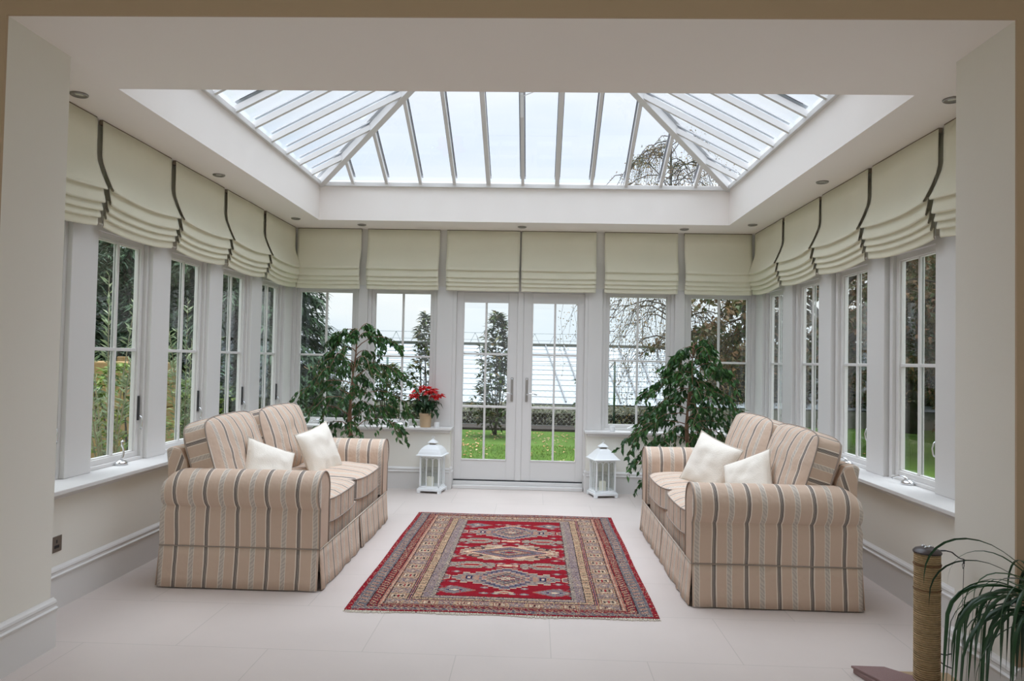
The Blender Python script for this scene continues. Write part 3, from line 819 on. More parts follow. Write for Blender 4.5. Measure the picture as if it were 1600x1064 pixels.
    for cv in (.925, 1.58):
        for cx in (-.245, .245):
            a = np.abs(x-cx); dv = np.abs(V-cv)
            e = steps(a, [(.05, .075), (.075, .065), (.09, .045), (.105, .022), (.145, .048), (.16, .03)])-dv
            nest(e, [(-.010, DK), (0, CRM*.8), (.010, SL_*1.1), (.024, NAV), (.032, SL_*1.5), (.046, CRM*.8), (.056, RED)])
            put(F & (e > .010) & (e < .046) & chk, CRM*.55)
        a = ax; e = steps(a, [(.03, .03), (.05, .018), (.07, .028)])-np.abs(V-cv); nest(e, [(0, SAL), (.012, CRM*.9)])
    for cv in (.385, 2.10):
        for cx in (-.30, .30):
            q = mask_hex(cx, cv, .13, .075, .010)
            for lim, c in ((1.0, SAL*.8), (.88, SL_), (.66, CRM*.6), (.56, SL_*1.2), (.36, NAV), (.22, CRM)): put(F & (q < lim), c)
            put(F & (q < .85) & (q > .4) & (per(U, .02) < .3), MAU)
        q = mask_hex(0, cv-.02, .06, .03, .01); put(F & (q < 1), CRM*.8); put(F & (q < .5), SAL)
    for cv in (1.13, 1.39):
        for cx in (-.405, .405):
            q = mask_hex(cx, cv, .065, .035, .01); put(F & (q < 1), CRM*.7); put(F & (q < .7), SL_*1.1); put(F & (q < .3), CRM)
    # saw-tooth edge of the field
    put((d >= 1.0) & (d < 1.0+.03*per(al, .04)), DK*1.5)
    sp_ = rng.rand(nu, nv); put((sp_ < .10) & (d < 1), DK*2.5); put((sp_ > .93) & (d < 1), CRM*.8); put((sp_ > .97) & F, RED*1.4)
    C *= (1+.34*(rng.rand(nu, nv, 1)-.5)); C *= 1+.05*np.sin(V*40+np.sin(U*3)*2)[..., None]
    C = np.clip(C, 0, 1)
    # mesh
    xs = np.linspace(0, W_, nu+1); ys = np.linspace(0, L_, nv+1)
    Z = .009
    verts = []
    for i in range(nu+1):
        for j in range(nv+1):
            ex = .0025*math.sin(ys[j]*5)*(xs[i]/W_-.5)*2; ey = .006*math.sin(xs[i]*6+1)*(ys[j]/L_-.5)*2
            verts.append((xs[i]+ex, ys[j]+ey, Z))
    a = np.arange(nu*(nv+1)).reshape(nu, nv+1)[:, :nv].ravel()
    faces = np.stack([a, a+nv+1, a+nv+2, a+1], 1).tolist()
    # skirt of the rug's thickness
    nb = len(verts); loop = [i*(nv+1) for i in range(nu+1)]+[nu*(nv+1)+j for j in range(1, nv+1)]+[i*(nv+1)+nv for i in range(nu-1, -1, -1)]+[j for j in range(nv-1, 0, -1)]
    for k in loop: v = verts[k]; verts.append((v[0], v[1], 0.001))
    n_ = len(loop)
    for k in range(n_): faces.append([loop[k], nb+k, nb+(k+1) % n_, loop[(k+1) % n_]])
    me = bpy.data.meshes.new('woven_pile'); me.from_pydata(verts, [], faces)
    at = me.color_attributes.new('knots', 'FLOAT_COLOR', 'CORNER')
    col = np.ones((len(faces)*4, 4), np.float32)
    cf = C.reshape(-1, 3); col[:len(cf)*4, :3] = np.repeat(cf, 4, axis=0); col[len(cf)*4:, :3] = RED
    at.data.foreach_set('color', col.ravel())
    m, nt, b = new_mat('rug_wool'); c = nt.nodes.new('ShaderNodeVertexColor'); c.layer_name = 'knots'
    nt.links.new(c.outputs[0], b.inputs['Base Color']); b.inputs['Roughness'].default_value = .95; b.inputs['Specular IOR Level'].default_value = .1
    me.materials.append(m)
    root = empty('oriental_rug', (-1.03, 3.965, 0)); o = bpy.data.objects.new('woven_pile', me); COL.objects.link(o); o.parent = root
    rnd = random.Random(4)
    for y, s in ((0, -1), (L_, 1)):
        m = MB(); x = 0
        while x < W_:
            ey = .006*math.sin(x*6+1)*s
            l = rnd.uniform(.010, .026)+.008*math.sin(x*13)
            y0 = y+ey-s*.002
            m.tube([(x, y0, .006), (x+rnd.uniform(-.004, .004), y0+s*l*.5, .005), (x+rnd.uniform(-.008, .008), y0+s*l, .003)], .002, 4)
            x += .0042
        f = m.build('fringe', mat('rug_fringe', (.62, .56, .46), .95), root); f['kind'] = 'stuff'
    return tag(root, 'red oriental rug with geometric medallions on the floor between the sofas', 'rug')
rug()

# ------------------------------------------------------------------ plants
def add_leaf(m, p, d, up, ln, wd, fold=.25, curl=.2, mi=0):
    d = d.normalized(); s = d.cross(up); s = s.normalized() if s.length > 1e-4 else d.orthogonal().normalized(); nrm = s.cross(d)
    o = len(m.v)
    a = p; mid = p+d*ln*.45; tip = p+d*ln-nrm*ln*curl
    m.v += [tuple(a), tuple(mid+s*wd/2+nrm*wd*fold), tuple(mid), tuple(mid-s*wd/2+nrm*wd*fold), tuple(tip)]
    m.f += [(o, o+1, o+2), (o, o+2, o+3), (o+2, o+1, o+4), (o+3, o+2, o+4)]; m.m += [mi]*4
def rv(r, s=1.): return Vector((r.uniform(-s, s), r.uniform(-s, s), r.uniform(-s, s)))
def ficus(loc, top, trunk_lean, branches, seed, label, nl0, nl1, pot=DARKPOT):
    r = random.Random(seed); root = empty('weeping_fig', loc)
    MB().lathe([(.001, 0), (.115, 0), (.14, .24), (.155, .25), (.155, .275), (.138, .275), (.13, .25), (.001, .25)], 28).build('pot', pot, root, smooth=math.radians(40))
    MB().lathe([(.001, .235), (.128, .235), (.128, .252), (.001, .256)], 20).build('soil', SOIL, root)
    m = MB(); tp = [Vector((trunk_lean*t*t+.012*math.sin(t*9), .012*math.cos(t*7), .245+t*(top-.3))) for t in [k/12 for k in range(13)]]
    m.tube(tp, [.019-.014*k/12 for k in range(13)], 8)
    t2 = [v+Vector((.02*math.sin(i*.9+1), .018*math.cos(i*.9), 0)) for i, v in enumerate(tp[:9])]
    m.tube(t2, [.011]*9, 7)
    fol = MB()
    for (t0, ang, ln, rise, droop) in branches:
        k = t0*12; a = tp[min(11, int(k))].lerp(tp[min(12, int(k)+1)], k-int(k))
        dx, dy = math.cos(ang), math.sin(ang)*.8
        pts = []
        for q in range(9):
            s = q/8
            pts.append(a+Vector((dx*ln*s, dy*ln*s, rise*math.sin(s*PI*.62)-droop*s*s))+rv(r, .008))
        m.tube(pts, [.0055-.0042*q/8 for q in range(9)], 5)
        subs = [pts]
        for q in ((3, 5, 6, 7) if abs(loc[0]+dx*ln) < 2.1 else (2, 3, 4)):
            b = pts[q]; aa = ang+r.uniform(-1.4, 1.4); l2 = ln*r.uniform(.25, .5)
            sub = [b+Vector((math.cos(aa)*l2*s, math.sin(aa)*l2*s*.8, .03*s-l2*.9*s*s)) for s in (0, .25, .5, .75, 1)]
            m.tube(sub, [.003, .0026, .002, .0016, .0012], 4); subs.append(sub)
        for si, line in enumerate(subs):
            nl = nl0 if si == 0 else nl1
            for q in range(nl):
                s = r.uniform(.22 if si == 0 else .1, 1.0)*(len(line)-1); i = min(len(line)-2, int(s)); p = line[i].lerp(line[i+1], s-i)
                d = Vector((r.uniform(-1, 1)*.8+dx*.35, r.uniform(-1, 1)*.8, r.uniform(-1.7, -.35)))
                ex_ = p.x+d.normalized().x*.09+loc[0]; ey_ = p.y+d.normalized().y*.09+loc[1]
                if ex_ > 2.2 or ex_ < -2.53 or ey_ > 7.62: continue
                add_leaf(fol, p+rv(r, .012), d, rv(r)+Vector((0, -.6, .5)), r.uniform(.055, .085), r.uniform(.026, .037), .16, r.uniform(.0, .3))
    m.build('trunk', BARK, root, smooth=True); f = fol.build('foliage', FICUS, root); f['kind'] = 'stuff'
    return tag(root, label, 'houseplant', 'tall weeping figs behind the sofas')
rr = random.Random(11)
brs = []
for k in range(27):
    t = .30+.70*(k/26); ang = k*2.4+rr.uniform(-.4, .4)
    ln = rr.uniform(.40, .66)*(1.0-.25*max(0, t-.7)/.3)
    if t > .85: ln = rr.uniform(.2, .45)
    brs.append((t, ang, ln, rr.uniform(.10, .26), rr.uniform(.16, .42)))
ficus((-1.80, 6.98, 0), 1.74, .03, brs, 5, 'tall airy weeping fig in the back left corner behind the sofa', 20, 12)
brs = []
for k in range(36):
    t = .22+.78*(k/35); ang = k*2.4+rr.uniform(-.3, .3)
    ln = rr.uniform(.42, .62)*(1.0-.55*max(0, t-.5)/.5)
    brs.append((t, ang, ln, rr.uniform(.08, .20), rr.uniform(.25, .5)))
ficus((1.47, 6.98, 0), 1.66, .05, brs, 8, 'tall dense weeping fig in the back right corner behind the sofa', 28, 16)

# poinsettia
ps = empty('poinsettia', (-1.178, 7.735, ZS+.001)); tag(ps, 'red poinsettia in a tan pot on the back sill left of the doors', 'plant')
MB().lathe([(.001, 0), (.056, 0), (.066, .128), (.071, .13), (.072, .150), (.062, .150), (.058, .13), (.001, .13)], 28).build('pot', POT, ps, smooth=math.radians(40))
m = MB(); r = random.Random(2); gl = MB(); rl = MB()
heads = [(0, 0, .415), (.09, -.02, .385), (-.09, -.02, .39), (.03, -.09, .37), (-.05, .06, .40), (.14, .03, .33), (-.15, .0, .335), (-.11, -.08, .33), (.10, -.09, .325), (.05, .08, .38)]
for hx_, hy_, hz_ in heads:
    tip = Vector((hx_, hy_, hz_))
    m.tube([(hx_*.15, hy_*.15, .13), (hx_*.45, hy_*.45, hz_*.6), tuple(tip)], [.004, .0035, .003], 5)
    for i in range(15):
        b = r.uniform(0, 2*PI); e = r.uniform(-.45, .45)
        d = Vector((math.cos(b), math.sin(b), e)); add_leaf(rl, tip+Vector((0, 0, .015*r.random())), d, Vector((0, 0, 1))+rv(r, .5), r.uniform(.055, .085), r.uniform(.032, .046), .12, .25)
    for i in range(9):
        b = r.uniform(0, 2*PI); p = tip*r.uniform(.55, .9); p.z = tip.z-r.uniform(.04, .16)
        d = Vector((math.cos(b), math.sin(b)*.9, r.uniform(-1.1, -.1))); add_leaf(gl, p, d, Vector((0, 0, 1))+rv(r, .3), r.uniform(.07, .11), r.uniform(.042, .06), .12, .3)
m.build('stem', mat('green_stem', (.06, .12, .03), .6), ps, smooth=True)
gl.build('green_leaves', mat('poinsettia_leaf', (.018, .06, .02), .5, island=.35), ps)
rl.build('red_bracts', mat('poinsettia_bract', (.55, .008, .012), .55, island=.35, trans=.15), ps)

# votive candles on the sills
for x, y, lb in ((-1.385, 7.75, 'small white votive candle left of the poinsettia'), (-1.055, 7.73, 'small white votive candle between poinsettia and doors'), (.838, 7.74, 'small white votive candle on the sill right of the doors')):
    v = empty('votive_candle', (x, y, ZS+.001)); tag(v, lb, 'candle', 'votive candles on the back sills')
    MB().lathe([(.001, 0), (.026, 0), (.029, .003), (.029, .055), (.026, .056), (.025, .046), (.001, .046)], 20).build('holder', LWHITE, v, smooth=math.radians(40))
    MB().tube([(0, 0, .044), (.001, 0, .052)], .0012, 5).build('wick', BLACK, v)

# ------------------------------------------------------------------ candle lanterns
def lantern(loc, rz, dome, label, candle_x):
    r = empty('candle_lantern', loc, rz); tag(r, label, 'lantern', 'white candle lanterns beside the french doors')
    m = MB()
    b = .128
    m.box(-b, b, -b, b, .022, .045); m.box(-b+.012, b-.012, -b+.012, b-.012, .045, .058)
    for sx in (-1, 1):
        for sy in (-1, 1): m.box(sx*b, sx*(b-.035), sy*b, sy*(b-.035), 0, .022)
    m.build('base', LWHITE, r, bevel=.003)
    m = MB(); a = .108
    for sx in (-1, 1):
        for sy in (-1, 1): m.box(sx*a, sx*(a-.015), sy*a, sy*(a-.015), .058, .385)
    for s in (-1, 1):
        for ax in (0, 1):
            for z0, z1 in ((.058, .072), (.372, .385)):
                if ax: m.box(-a, a, s*a, s*(a-.012), z0, z1)
                else: m.box(s*a, s*(a-.012), -a, a, z0, z1)
            for q in (-.033, .033):   # two mullions rising into pointed arches
                c = [(q, s*(a-.004), z) if ax else (s*(a-.004), q, z) for z in (.07, .33)]
                m.tube(c, .0042, 6)
            for q0 in (-.066, 0, .066):
                for sg in (-1, 1):
                    pts = []
                    for k in range(5):
                        t = k/4; qq = q0+sg*.033*math.cos(t*PI/2); z = .33+.035*math.sin(t*PI/2)
                        pts.append((qq, s*(a-.004), z) if ax else (s*(a-.004), qq, z))
                    m.tube(pts, .0035, 5)
    m.build('cage', LWHITE, r)
    m = MB()
    for s in (-1, 1):
        m.box(-a+.014, a-.014, s*(a-.010), s*(a-.012), .072, .372); m.box(s*(a-.010), s*(a-.012), -a+.014, a-.014, .072, .372)
    m.build('pane', LANTGLASS, r)
    m = MB()
    prof = ([(.142, .385), (.142, .394), (.128, .400), (.118, .425), (.100, .455), (.072, .482), (.042, .495)] if dome else
            [(.142, .385), (.142, .394), (.130, .400), (.095, .440), (.066, .476), (.044, .495)])
    n = len(prof)
    for (q, z) in prof: m.v += [(-q, -q, z), (q, -q, z), (q, q, z), (-q, q, z)]
    for i in range(n-1):
        for k in range(4): m.f.append((i*4+k, i*4+(k+1) % 4, (i+1)*4+(k+1) % 4, (i+1)*4+k)); m.m.append(0)
    m.f += [(3, 2, 1, 0), (n*4-4, n*4-3, n*4-2, n*4-1)]; m.m += [0, 0]
    m.build('roof', LWHITE, r, bevel=.002)
    MB().box(-.030, .030, -.030, .030, .495, .512).build('vent_collar', STEEL, r)
    m = MB(); m.box(-.046, .046, -.046, .046, .512, .519)
    o = len(m.v); m.v += [(-.044, -.044, .519), (.044, -.044, .519), (.044, .044, .519), (-.044, .044, .519), (-.012, -.012, .548), (.012, -.012, .548), (.012, .012, .548), (-.012, .012, .548)]
    m.f += [(o, o+1, o+5, o+4), (o+1, o+2, o+6, o+5), (o+2, o+3, o+7, o+6), (o+3, o, o+4, o+7), (o+4, o+5, o+6, o+7)]; m.m += [0]*5
    m.lathe([(.006, 0), (.008, .006), (.004, .012)], 10, (0, 0, .547))
    m.build('cap', LWHITE, r, bevel=.0015)
    ring = [(.013*math.cos(t*PI/8), 0, .571+.013*math.sin(t*PI/8)) for t in range(17)]
    MB().tube(ring, .0022, 6, caps=False).build('ring', LWHITE, r, smooth=True)
    c = empty('pillar_candle', (loc[0]+candle_x*math.cos(rz), loc[1]+candle_x*math.sin(rz), .0585))
    tag(c, 'cream pillar candle inside the lantern %s of the doors' % ('left' if loc[0] < 0 else 'right'), 'candle', 'pillar candles inside the lanterns')
    MB().lathe([(.001, 0), (.037, 0), (.038, .09), (.034, .096), (.028, .09), (.001, .088)], 24).build('wax', WAX, c, smooth=math.radians(40))
    MB().tube([(0, 0, .087), (.001, 0, .100)], .0013, 5).build('wick', BLACK, c)
lantern((-1.068, 7.57, 0), R(-8), True, 'white metal candle lantern with domed roof left of the doors', -.02)
lantern((.725, 7.57, 0), R(14), False, 'white metal candle lantern with pyramid roof right of the doors', .0)

# ------------------------------------------------------------------ scratching post
def sisal():
    m, nt, b = new_mat('sisal_rope')
    t = nt.nodes.new('ShaderNodeTexCoord'); wv = nt.nodes.new('ShaderNodeTexWave'); wv.bands_direction = 'Z'; wv.inputs['Scale'].default_value = 34; wv.inputs['Distortion'].default_value = .6; wv.inputs['Detail Scale'].default_value = 3
    nt.links.new(t.outputs['Object'], wv.inputs[0])
    n = nt.nodes.new('ShaderNodeTexNoise'); n.inputs['Scale'].default_value = 60; nt.links.new(t.outputs['Object'], n.inputs[0])
    r = nt.nodes.new('ShaderNodeValToRGB'); r.color_ramp.elements[0].color = (.42, .27, .13, 1); r.color_ramp.elements[1].color = (.78, .57, .33, 1); r.color_ramp.elements[0].position = .1
    ad = nt.nodes.new('ShaderNodeMath'); ad.operation = 'MULTIPLY_ADD'; ad.inputs[1].default_value = .55; nt.links.new(wv.outputs[1], ad.inputs[0])
    m2 = nt.nodes.new('ShaderNodeMath'); m2.operation = 'MULTIPLY'; m2.inputs[1].default_value = .7; nt.links.new(n.outputs[0], m2.inputs[0]); nt.links.new(m2.outputs[0], ad.inputs[2])
    nt.links.new(ad.outputs[0], r.inputs[0]); nt.links.new(r.outputs[0], b.inputs['Base Color'])
    bp = nt.nodes.new('ShaderNodeBump'); bp.inputs['Strength'].default_value = .9; bp.inputs['Distance'].default_value = .01; nt.links.new(wv.outputs[1], bp.inputs['Height']); nt.links.new(bp.outputs[0], b.inputs['Normal'])
    b.inputs['Roughness'].default_value = .95
    return m
cp = empty('scratching_post', (1.742, 3.24, 0)); tag(cp, 'tall sisal cat scratching post with dark cap near the right pier', 'scratching post')
MB().box(-.20, .22, -.28, .12, .001, .022).build('base_board', mat('tan_carpet', (.50, .36, .22), .95, bump=.8, bscale=300), cp, bevel=.004)
m = MB().prism([(-.27, .135), (-.12, .135), (.03, -.02), (.03, -.27), (-.10, -.28)], 'z', .0225, .034).prism([(-.262, .13), (-.21, .13), (-.21, -.0), (-.16, -.15), (-.10, -.275), (-.205, -.10)], 'z', .001, .0225)
m.build('carpet_pad', mat('mauve_carpet', (.34, .22, .21), .95, bump=.9, bscale=300), cp, bevel=.003)
pr = [(.001, .022)]
for k in range(0, 111):
    z = .024+k*.0051; pr += [(.0515, z), (.0535, z+.0025)]
pr += [(.050, .590), (.001, .592)]
MB().lathe(pr, 28).build('sisal_column', sisal(), cp, smooth=True)
MB().tube([(.0545*math.cos(a*.5), .0545*math.sin(a*.5), .535+.0004*a) for a in range(26)], .0026, 5).build('rope_binding', mat('dark_rope', (.20, .11, .05), .9), cp)
MB().tube([(.0545*math.cos(a*.5), .0545*math.sin(a*.5), .43+.0002*a) for a in range(26)], .0018, 5).build('rope_binding', bpy.data.materials['dark_rope'], cp)
MB().lathe([(.001, .59), (.057, .59), (.058, .596), (.048, .607), (.020, .615), (.001, .615)], 28).build('cap', mat('dark_cap', (.05, .035, .035), .35), cp, smooth=math.radians(40))
m = MB()
for a in (0, 2.1, 4.2): m.tube([(.016*math.cos(a)-.012, .014*math.sin(a), .614), (.016*math.cos(a)-.002, .014*math.sin(a), .619), (.016*math.cos(a)+.010, .014*math.sin(a), .614)], .0042, 6)
m.build('cap_bolt', CHROME, cp, smooth=True)
m = MB(); ap = [(.03, -.005, .601), (.075, -.008, .603), (.10, -.01, .598), (.115, -.012, .585), (.132, -.013, .573), (.150, -.014, .569)]
for i in range(len(ap)-1): m.beam(ap[i], ap[i+1], (0, 1, 0), (-(ap[i+1][2]-ap[i][2]), 0, ap[i+1][0]-ap[i][0]), .011, .004)
ar = m.build('toy_arm', DARKMETAL, cp)
st = [(.150, -.014, .569), (.150, -.014, .555), (.149, -.014, .50), (.145, -.015, .40), (.135, -.016, .27), (.125, -.018, .15), (.10, -.03, .04), (.09, -.05, .024)]
MB().tube(st, .0012, 5).build('toy_string', DARKMETAL, ar)
MB().tube([(.149, -.014, .558), (.143, -.014, .545), (.146, -.014, .528), (.151, -.014, .54), (.149, -.014, .558)], .0014, 5).tube([(.150, -.014, .566), (.150, -.014, .55)], .0035, 6).build('toy_clip', DARKMETAL, ar)
MB().tube([(.052, -.01, .155), (.075, -.012, .151), (.096, -.014, .158)], .0028, 5).build('toy_wire', DARKMETAL, cp)
MB().tube([(.052, -.01, .12), (.075, -.014, .105), (.096, -.018, .098)], .0028, 5).build('toy_wire', DARKMETAL, cp)

# ------------------------------------------------------------------ ponytail palm
pp = empty('ponytail_palm', (1.80, 2.60, 0)); tag(pp, 'potted ponytail palm with arching strap leaves at the right pier', 'houseplant')
MB().lathe([(.001, 0), (.085, 0), (.115, .19), (.122, .19), (.122, .21), (.108, .21), (.10, .19), (.001, .19)], 26).build('pot', DARKPOT, pp, smooth=math.radians(40))
MB().lathe([(.001, .17), (.098, .17), (.098, .192), (.001, .195)], 20).build('soil', SOIL, pp)
MB().lathe([(.03, .19), (.052, .20), (.055, .23), (.035, .28), (.022, .36), (.020, .50), (.024, .60), (.014, .64)], 14).build('stem', mat('palm_stem', (.16, .11, .07), .9, bump=.6, bscale=50), pp, smooth=True)
r = random.Random(9); m = MB()
def strap(m, p0, ang, ln, rise, drop, w, tw=0.):
    dx, dy = math.cos(ang), math.sin(ang); n = 14; o = len(m.v)
    p = Vector(p0); el = rise; seg = ln/n
    for i in range(n+1):
        s = i/n; ww = w*(.55+.9*s if s < .3 else .82*(1-((s-.3)/.7)**2.2)+.02)
        d = Vector((dx*math.cos(el), dy*math.cos(el), math.sin(el)))
        sd_ = Vector((-dy, dx, 0)); sd_ = Matrix.Rotation(tw*s, 3, d) @ sd_; up_ = sd_.cross(d)
        m.v += [tuple(p+sd_*ww/2+up_*ww*.18), tuple(p), tuple(p-sd_*ww/2+up_*ww*.18)]
        p = p+d*seg; el -= drop/n*(1.3 if s > .25 else .7)
        if el < -1.52: el = -1.52
    for i in range(n):
        for k in range(2): m.f.append((o+i*3+k, o+i*3+k+1, o+(i+1)*3+k+1, o+(i+1)*3+k)); m.m.append(0)
for k in range(120):
    ang = r.uniform(0, 2*PI)
    strap(m, (0, 0, .60+r.uniform(-.08, .04)), ang, r.uniform(.36, .66), r.uniform(-.1, .95), r.uniform(2.2, 3.8), r.uniform(.010, .022), r.uniform(-1.5, 1.5))
m.build('leaves', ramp_leaf('palm_leaf', [(.012, .04, .018), (.02, .07, .026), (.035, .10, .035)], .35, .12), pp, smooth=True)

# ------------------------------------------------------------------ the garden
GZ = -.16
def lawn_mat():
    m, nt, b = new_mat('lawn_grass')
    t = nt.nodes.new('ShaderNodeTexCoord')
    n = nt.nodes.new('ShaderNodeTexNoise'); n.inputs['Scale'].default_value = .7; n.inputs['Detail'].default_value = 8; n.inputs['Roughness'].default_value = .75
    nt.links.new(t.outputs['Object'], n.inputs[0])
    r = nt.nodes.new('ShaderNodeValToRGB'); r.color_ramp.elements[0].color = (.055, .115, .02, 1); r.color_ramp.elements[1].color = (.125, .215, .04, 1)
    r.color_ramp.elements[0].position = .3; r.color_ramp.elements[1].position = .7
    nt.links.new(n.outputs[0], r.inputs[0]); nt.links.new(r.outputs[0], b.inputs['Base Color']); b.inputs['Roughness'].default_value = 1; b.inputs['Specular IOR Level'].default_value = .1
    n2 = nt.nodes.new('ShaderNodeTexNoise'); n2.inputs['Scale'].default_value = 40; nt.links.new(t.outputs['Object'], n2.inputs[0])
    bp = nt.nodes.new('ShaderNodeBump'); bp.inputs['Strength'].default_value = .8; bp.inputs['Distance'].default_value = .05; nt.links.new(n2.outputs[0], bp.inputs['Height']); nt.links.new(bp.outputs[0], b.inputs['Normal'])
    return m
struct(MB().box(-45, 45, 8.06, 70, GZ-.1, GZ).box(-45, OX_L, -20, 8.06, GZ-.1, GZ).box(OX_R, 45, -20, 8.06, GZ-.1, GZ).build('lawn', lawn_mat()), 'green lawn around the garden room', 'lawn')
PAVE = mat('grey_paving', (.30, .28, .26), .85, var=.25, vscale=3, bump=.3, bscale=20)
struct(MB().box(OX_R, 5.3, 1.0, 11.0, GZ, GZ+.03).build('patio', PAVE), 'grey stone paving outside the right windows', 'paving')
struct(MB().box(OX_L-1.2, OX_L, 1.0, 8.06, GZ, GZ+.03).build('path', PAVE), 'grey paved path outside the left windows', 'path')
struct(MB().box(-9, 4.2, 15.95, 17.0, GZ, GZ+.05).build('ground_bed', SOIL), 'dark soil bed at the end of the lawn', 'flower bed')

r = random.Random(31); m = MB()
for k in range(900):
    x = r.uniform(-5, 6); y = 9.5+6.0*math.sqrt(r.random()); a = r.uniform(0, 6.28)
    add_leaf(m, Vector((x, y, GZ+.012)), Vector((math.cos(a), math.sin(a), r.uniform(.0, .25))), Vector((0, 0, 1)), r.uniform(.05, .09), r.uniform(.035, .055), .2, .2)
o = m.build('fallen_leaves', ramp_leaf('autumn_litter', [(.62, .40, .20), (.55, .22, .09), (.70, .52, .33), (.34, .18, .08)], .7, .1))
tag(o, 'dry autumn leaves scattered over the green lawn', 'leaves', kind='stuff')
r = random.Random(32); m = MB()
for k in range(16000):      # short grass nearest the house
    x = r.uniform(-3.5, 3.0); y = 9.2+r.random()**1.4*4.0
    a = r.uniform(0, 6.28); h = r.uniform(.02, .05); w_ = .005; q = Vector((math.cos(a), math.sin(a), 0)); p = Vector((x, y, GZ))
    m.add([p-q*w_, p+q*w_, p+Vector((r.uniform(-.02, .02), r.uniform(-.02, .02), h))], [(0, 1, 2)])
o = m.build('grass', ramp_leaf('grass_blade', [(.06, .13, .02), (.13, .22, .04), (.24, .33, .12)], .6, .3)); tag(o, 'short green grass on the lawn beyond the french doors', 'grass', kind='stuff')

MAGN = ramp_leaf('shrub_leaf', [(.02, .045, .014), (.05, .085, .02), (.10, .14, .04), (.17, .12, .05), (.03, .06, .02)], .3, .15)
LIME = ramp_leaf('lime_leaf', [(.10, .20, .03), (.22, .33, .06), (.30, .36, .09), (.06, .13, .03)], .5, .3)
WILL = ramp_leaf('willow_leaf', [(.16, .23, .12), (.30, .36, .20), (.10, .15, .07)], .5, .25)
CONI = ramp_leaf('conifer_leaf', [(.012, .035, .018), (.025, .06, .026), (.045, .095, .035), (.018, .045, .02)], .7, .1)
BIRC = ramp_leaf('birch_leaf', [(.22, .12, .04), (.34, .22, .08), (.13, .10, .04), (.10, .13, .04)], .6, .25)
BEEC = ramp_leaf('beech_leaf', [(.16, .085, .04), (.10, .10, .035), (.05, .085, .028), (.26, .13, .06), (.06, .06, .025)], .6, .2)
OLIV = ramp_leaf('undergrowth_leaf', [(.09, .10, .05), (.16, .17, .10), (.26, .24, .17)], .7, .2)
TBARK = mat('tree_bark', (.075, .06, .048), .95, var=.35, vscale=6, bump=.7, bscale=30)

def shrub(name, loc, h, rad, n, lf, lw, mt, seed, label, group=None, taper=.35, stems=7, cat='shrub', up_=.3):
    r = random.Random(seed); root = empty(name, loc); tag(root, label, cat, group)
    st = MB(); fo = MB()
    for k in range(stems):
        a = k*2.4+r.uniform(-.4, .4); top = h*(1 if k == 0 else r.uniform(.55, .95)); spread = rad*(0.0 if k == 0 else r.uniform(.35, .8))
        pts = [Vector((math.cos(a)*spread*s**.8+.03*math.sin(s*5+k), math.sin(a)*spread*s**.8, top*s)) for s in [q/7 for q in range(8)]]
        st.tube(pts, [.016*(1-.75*q/7) for q in range(8)], 6)
    for k in range(n):
        z = h*(.04+.96*r.random()**.9); prof = (1-(z/h))**taper if z > .3*h else (.7+.3*z/(.3*h))*(.7**taper)
        a = r.uniform(0, 6.28); q = rad*prof*math.sqrt(r.random())*(1+.25*math.sin(a*3+z*4+seed))
        p = Vector((math.cos(a)*q, math.sin(a)*q, z))
        # leaves sit in whorls at twig ends
        nw = 4
        for j in range(nw):
            b = a+r.uniform(-1.6, 1.6)
            add_leaf(fo, p+rv(r, .02), Vector((math.cos(b), math.sin(b), r.uniform(-.4, up_+.6))), Vector((0, 0, 1))+rv(r, .3), lf*r.uniform(.7, 1.2), lw*r.uniform(.8, 1.2), .15, .2)
    st.build('stem', TBARK, root, smooth=True); f = fo.build('foliage', mt, root); f['kind'] = 'stuff'
    return root
shrub('magnolia_shrub', (-.80, 14.6, GZ+.04), 2.45, .60, 330, .19, .072, MAGN, 41, 'tall glossy leaved shrub seen through the left french door', taper=.6)
shrub('magnolia_shrub', (-2.22, 14.3, GZ+.04), 2.42, .42, 230, .17, .064, MAGN, 42, 'tall narrow glossy shrub behind the poinsettia', taper=.55)
shrub('magnolia_shrub', (-2.95, 13.9, GZ+.04), 1.35, .75, 300, .16, .06, MAGN, 43, 'low bushy glossy shrub left of the tall narrow one', taper=.25)
shrub('magnolia_shrub', (1.13, 14.6, GZ+.04), 1.75, .42, 170, .17, .06, MAGN, 44, 'glossy leaved shrub at the edge of the right french door', taper=.6)
shrub('magnolia_shrub', (-4.1, 14.6, GZ+.04), 1.2, .8, 350, .12, .048, MAGN, 47, 'low glossy shrub seen behind the left weeping fig', taper=.25)

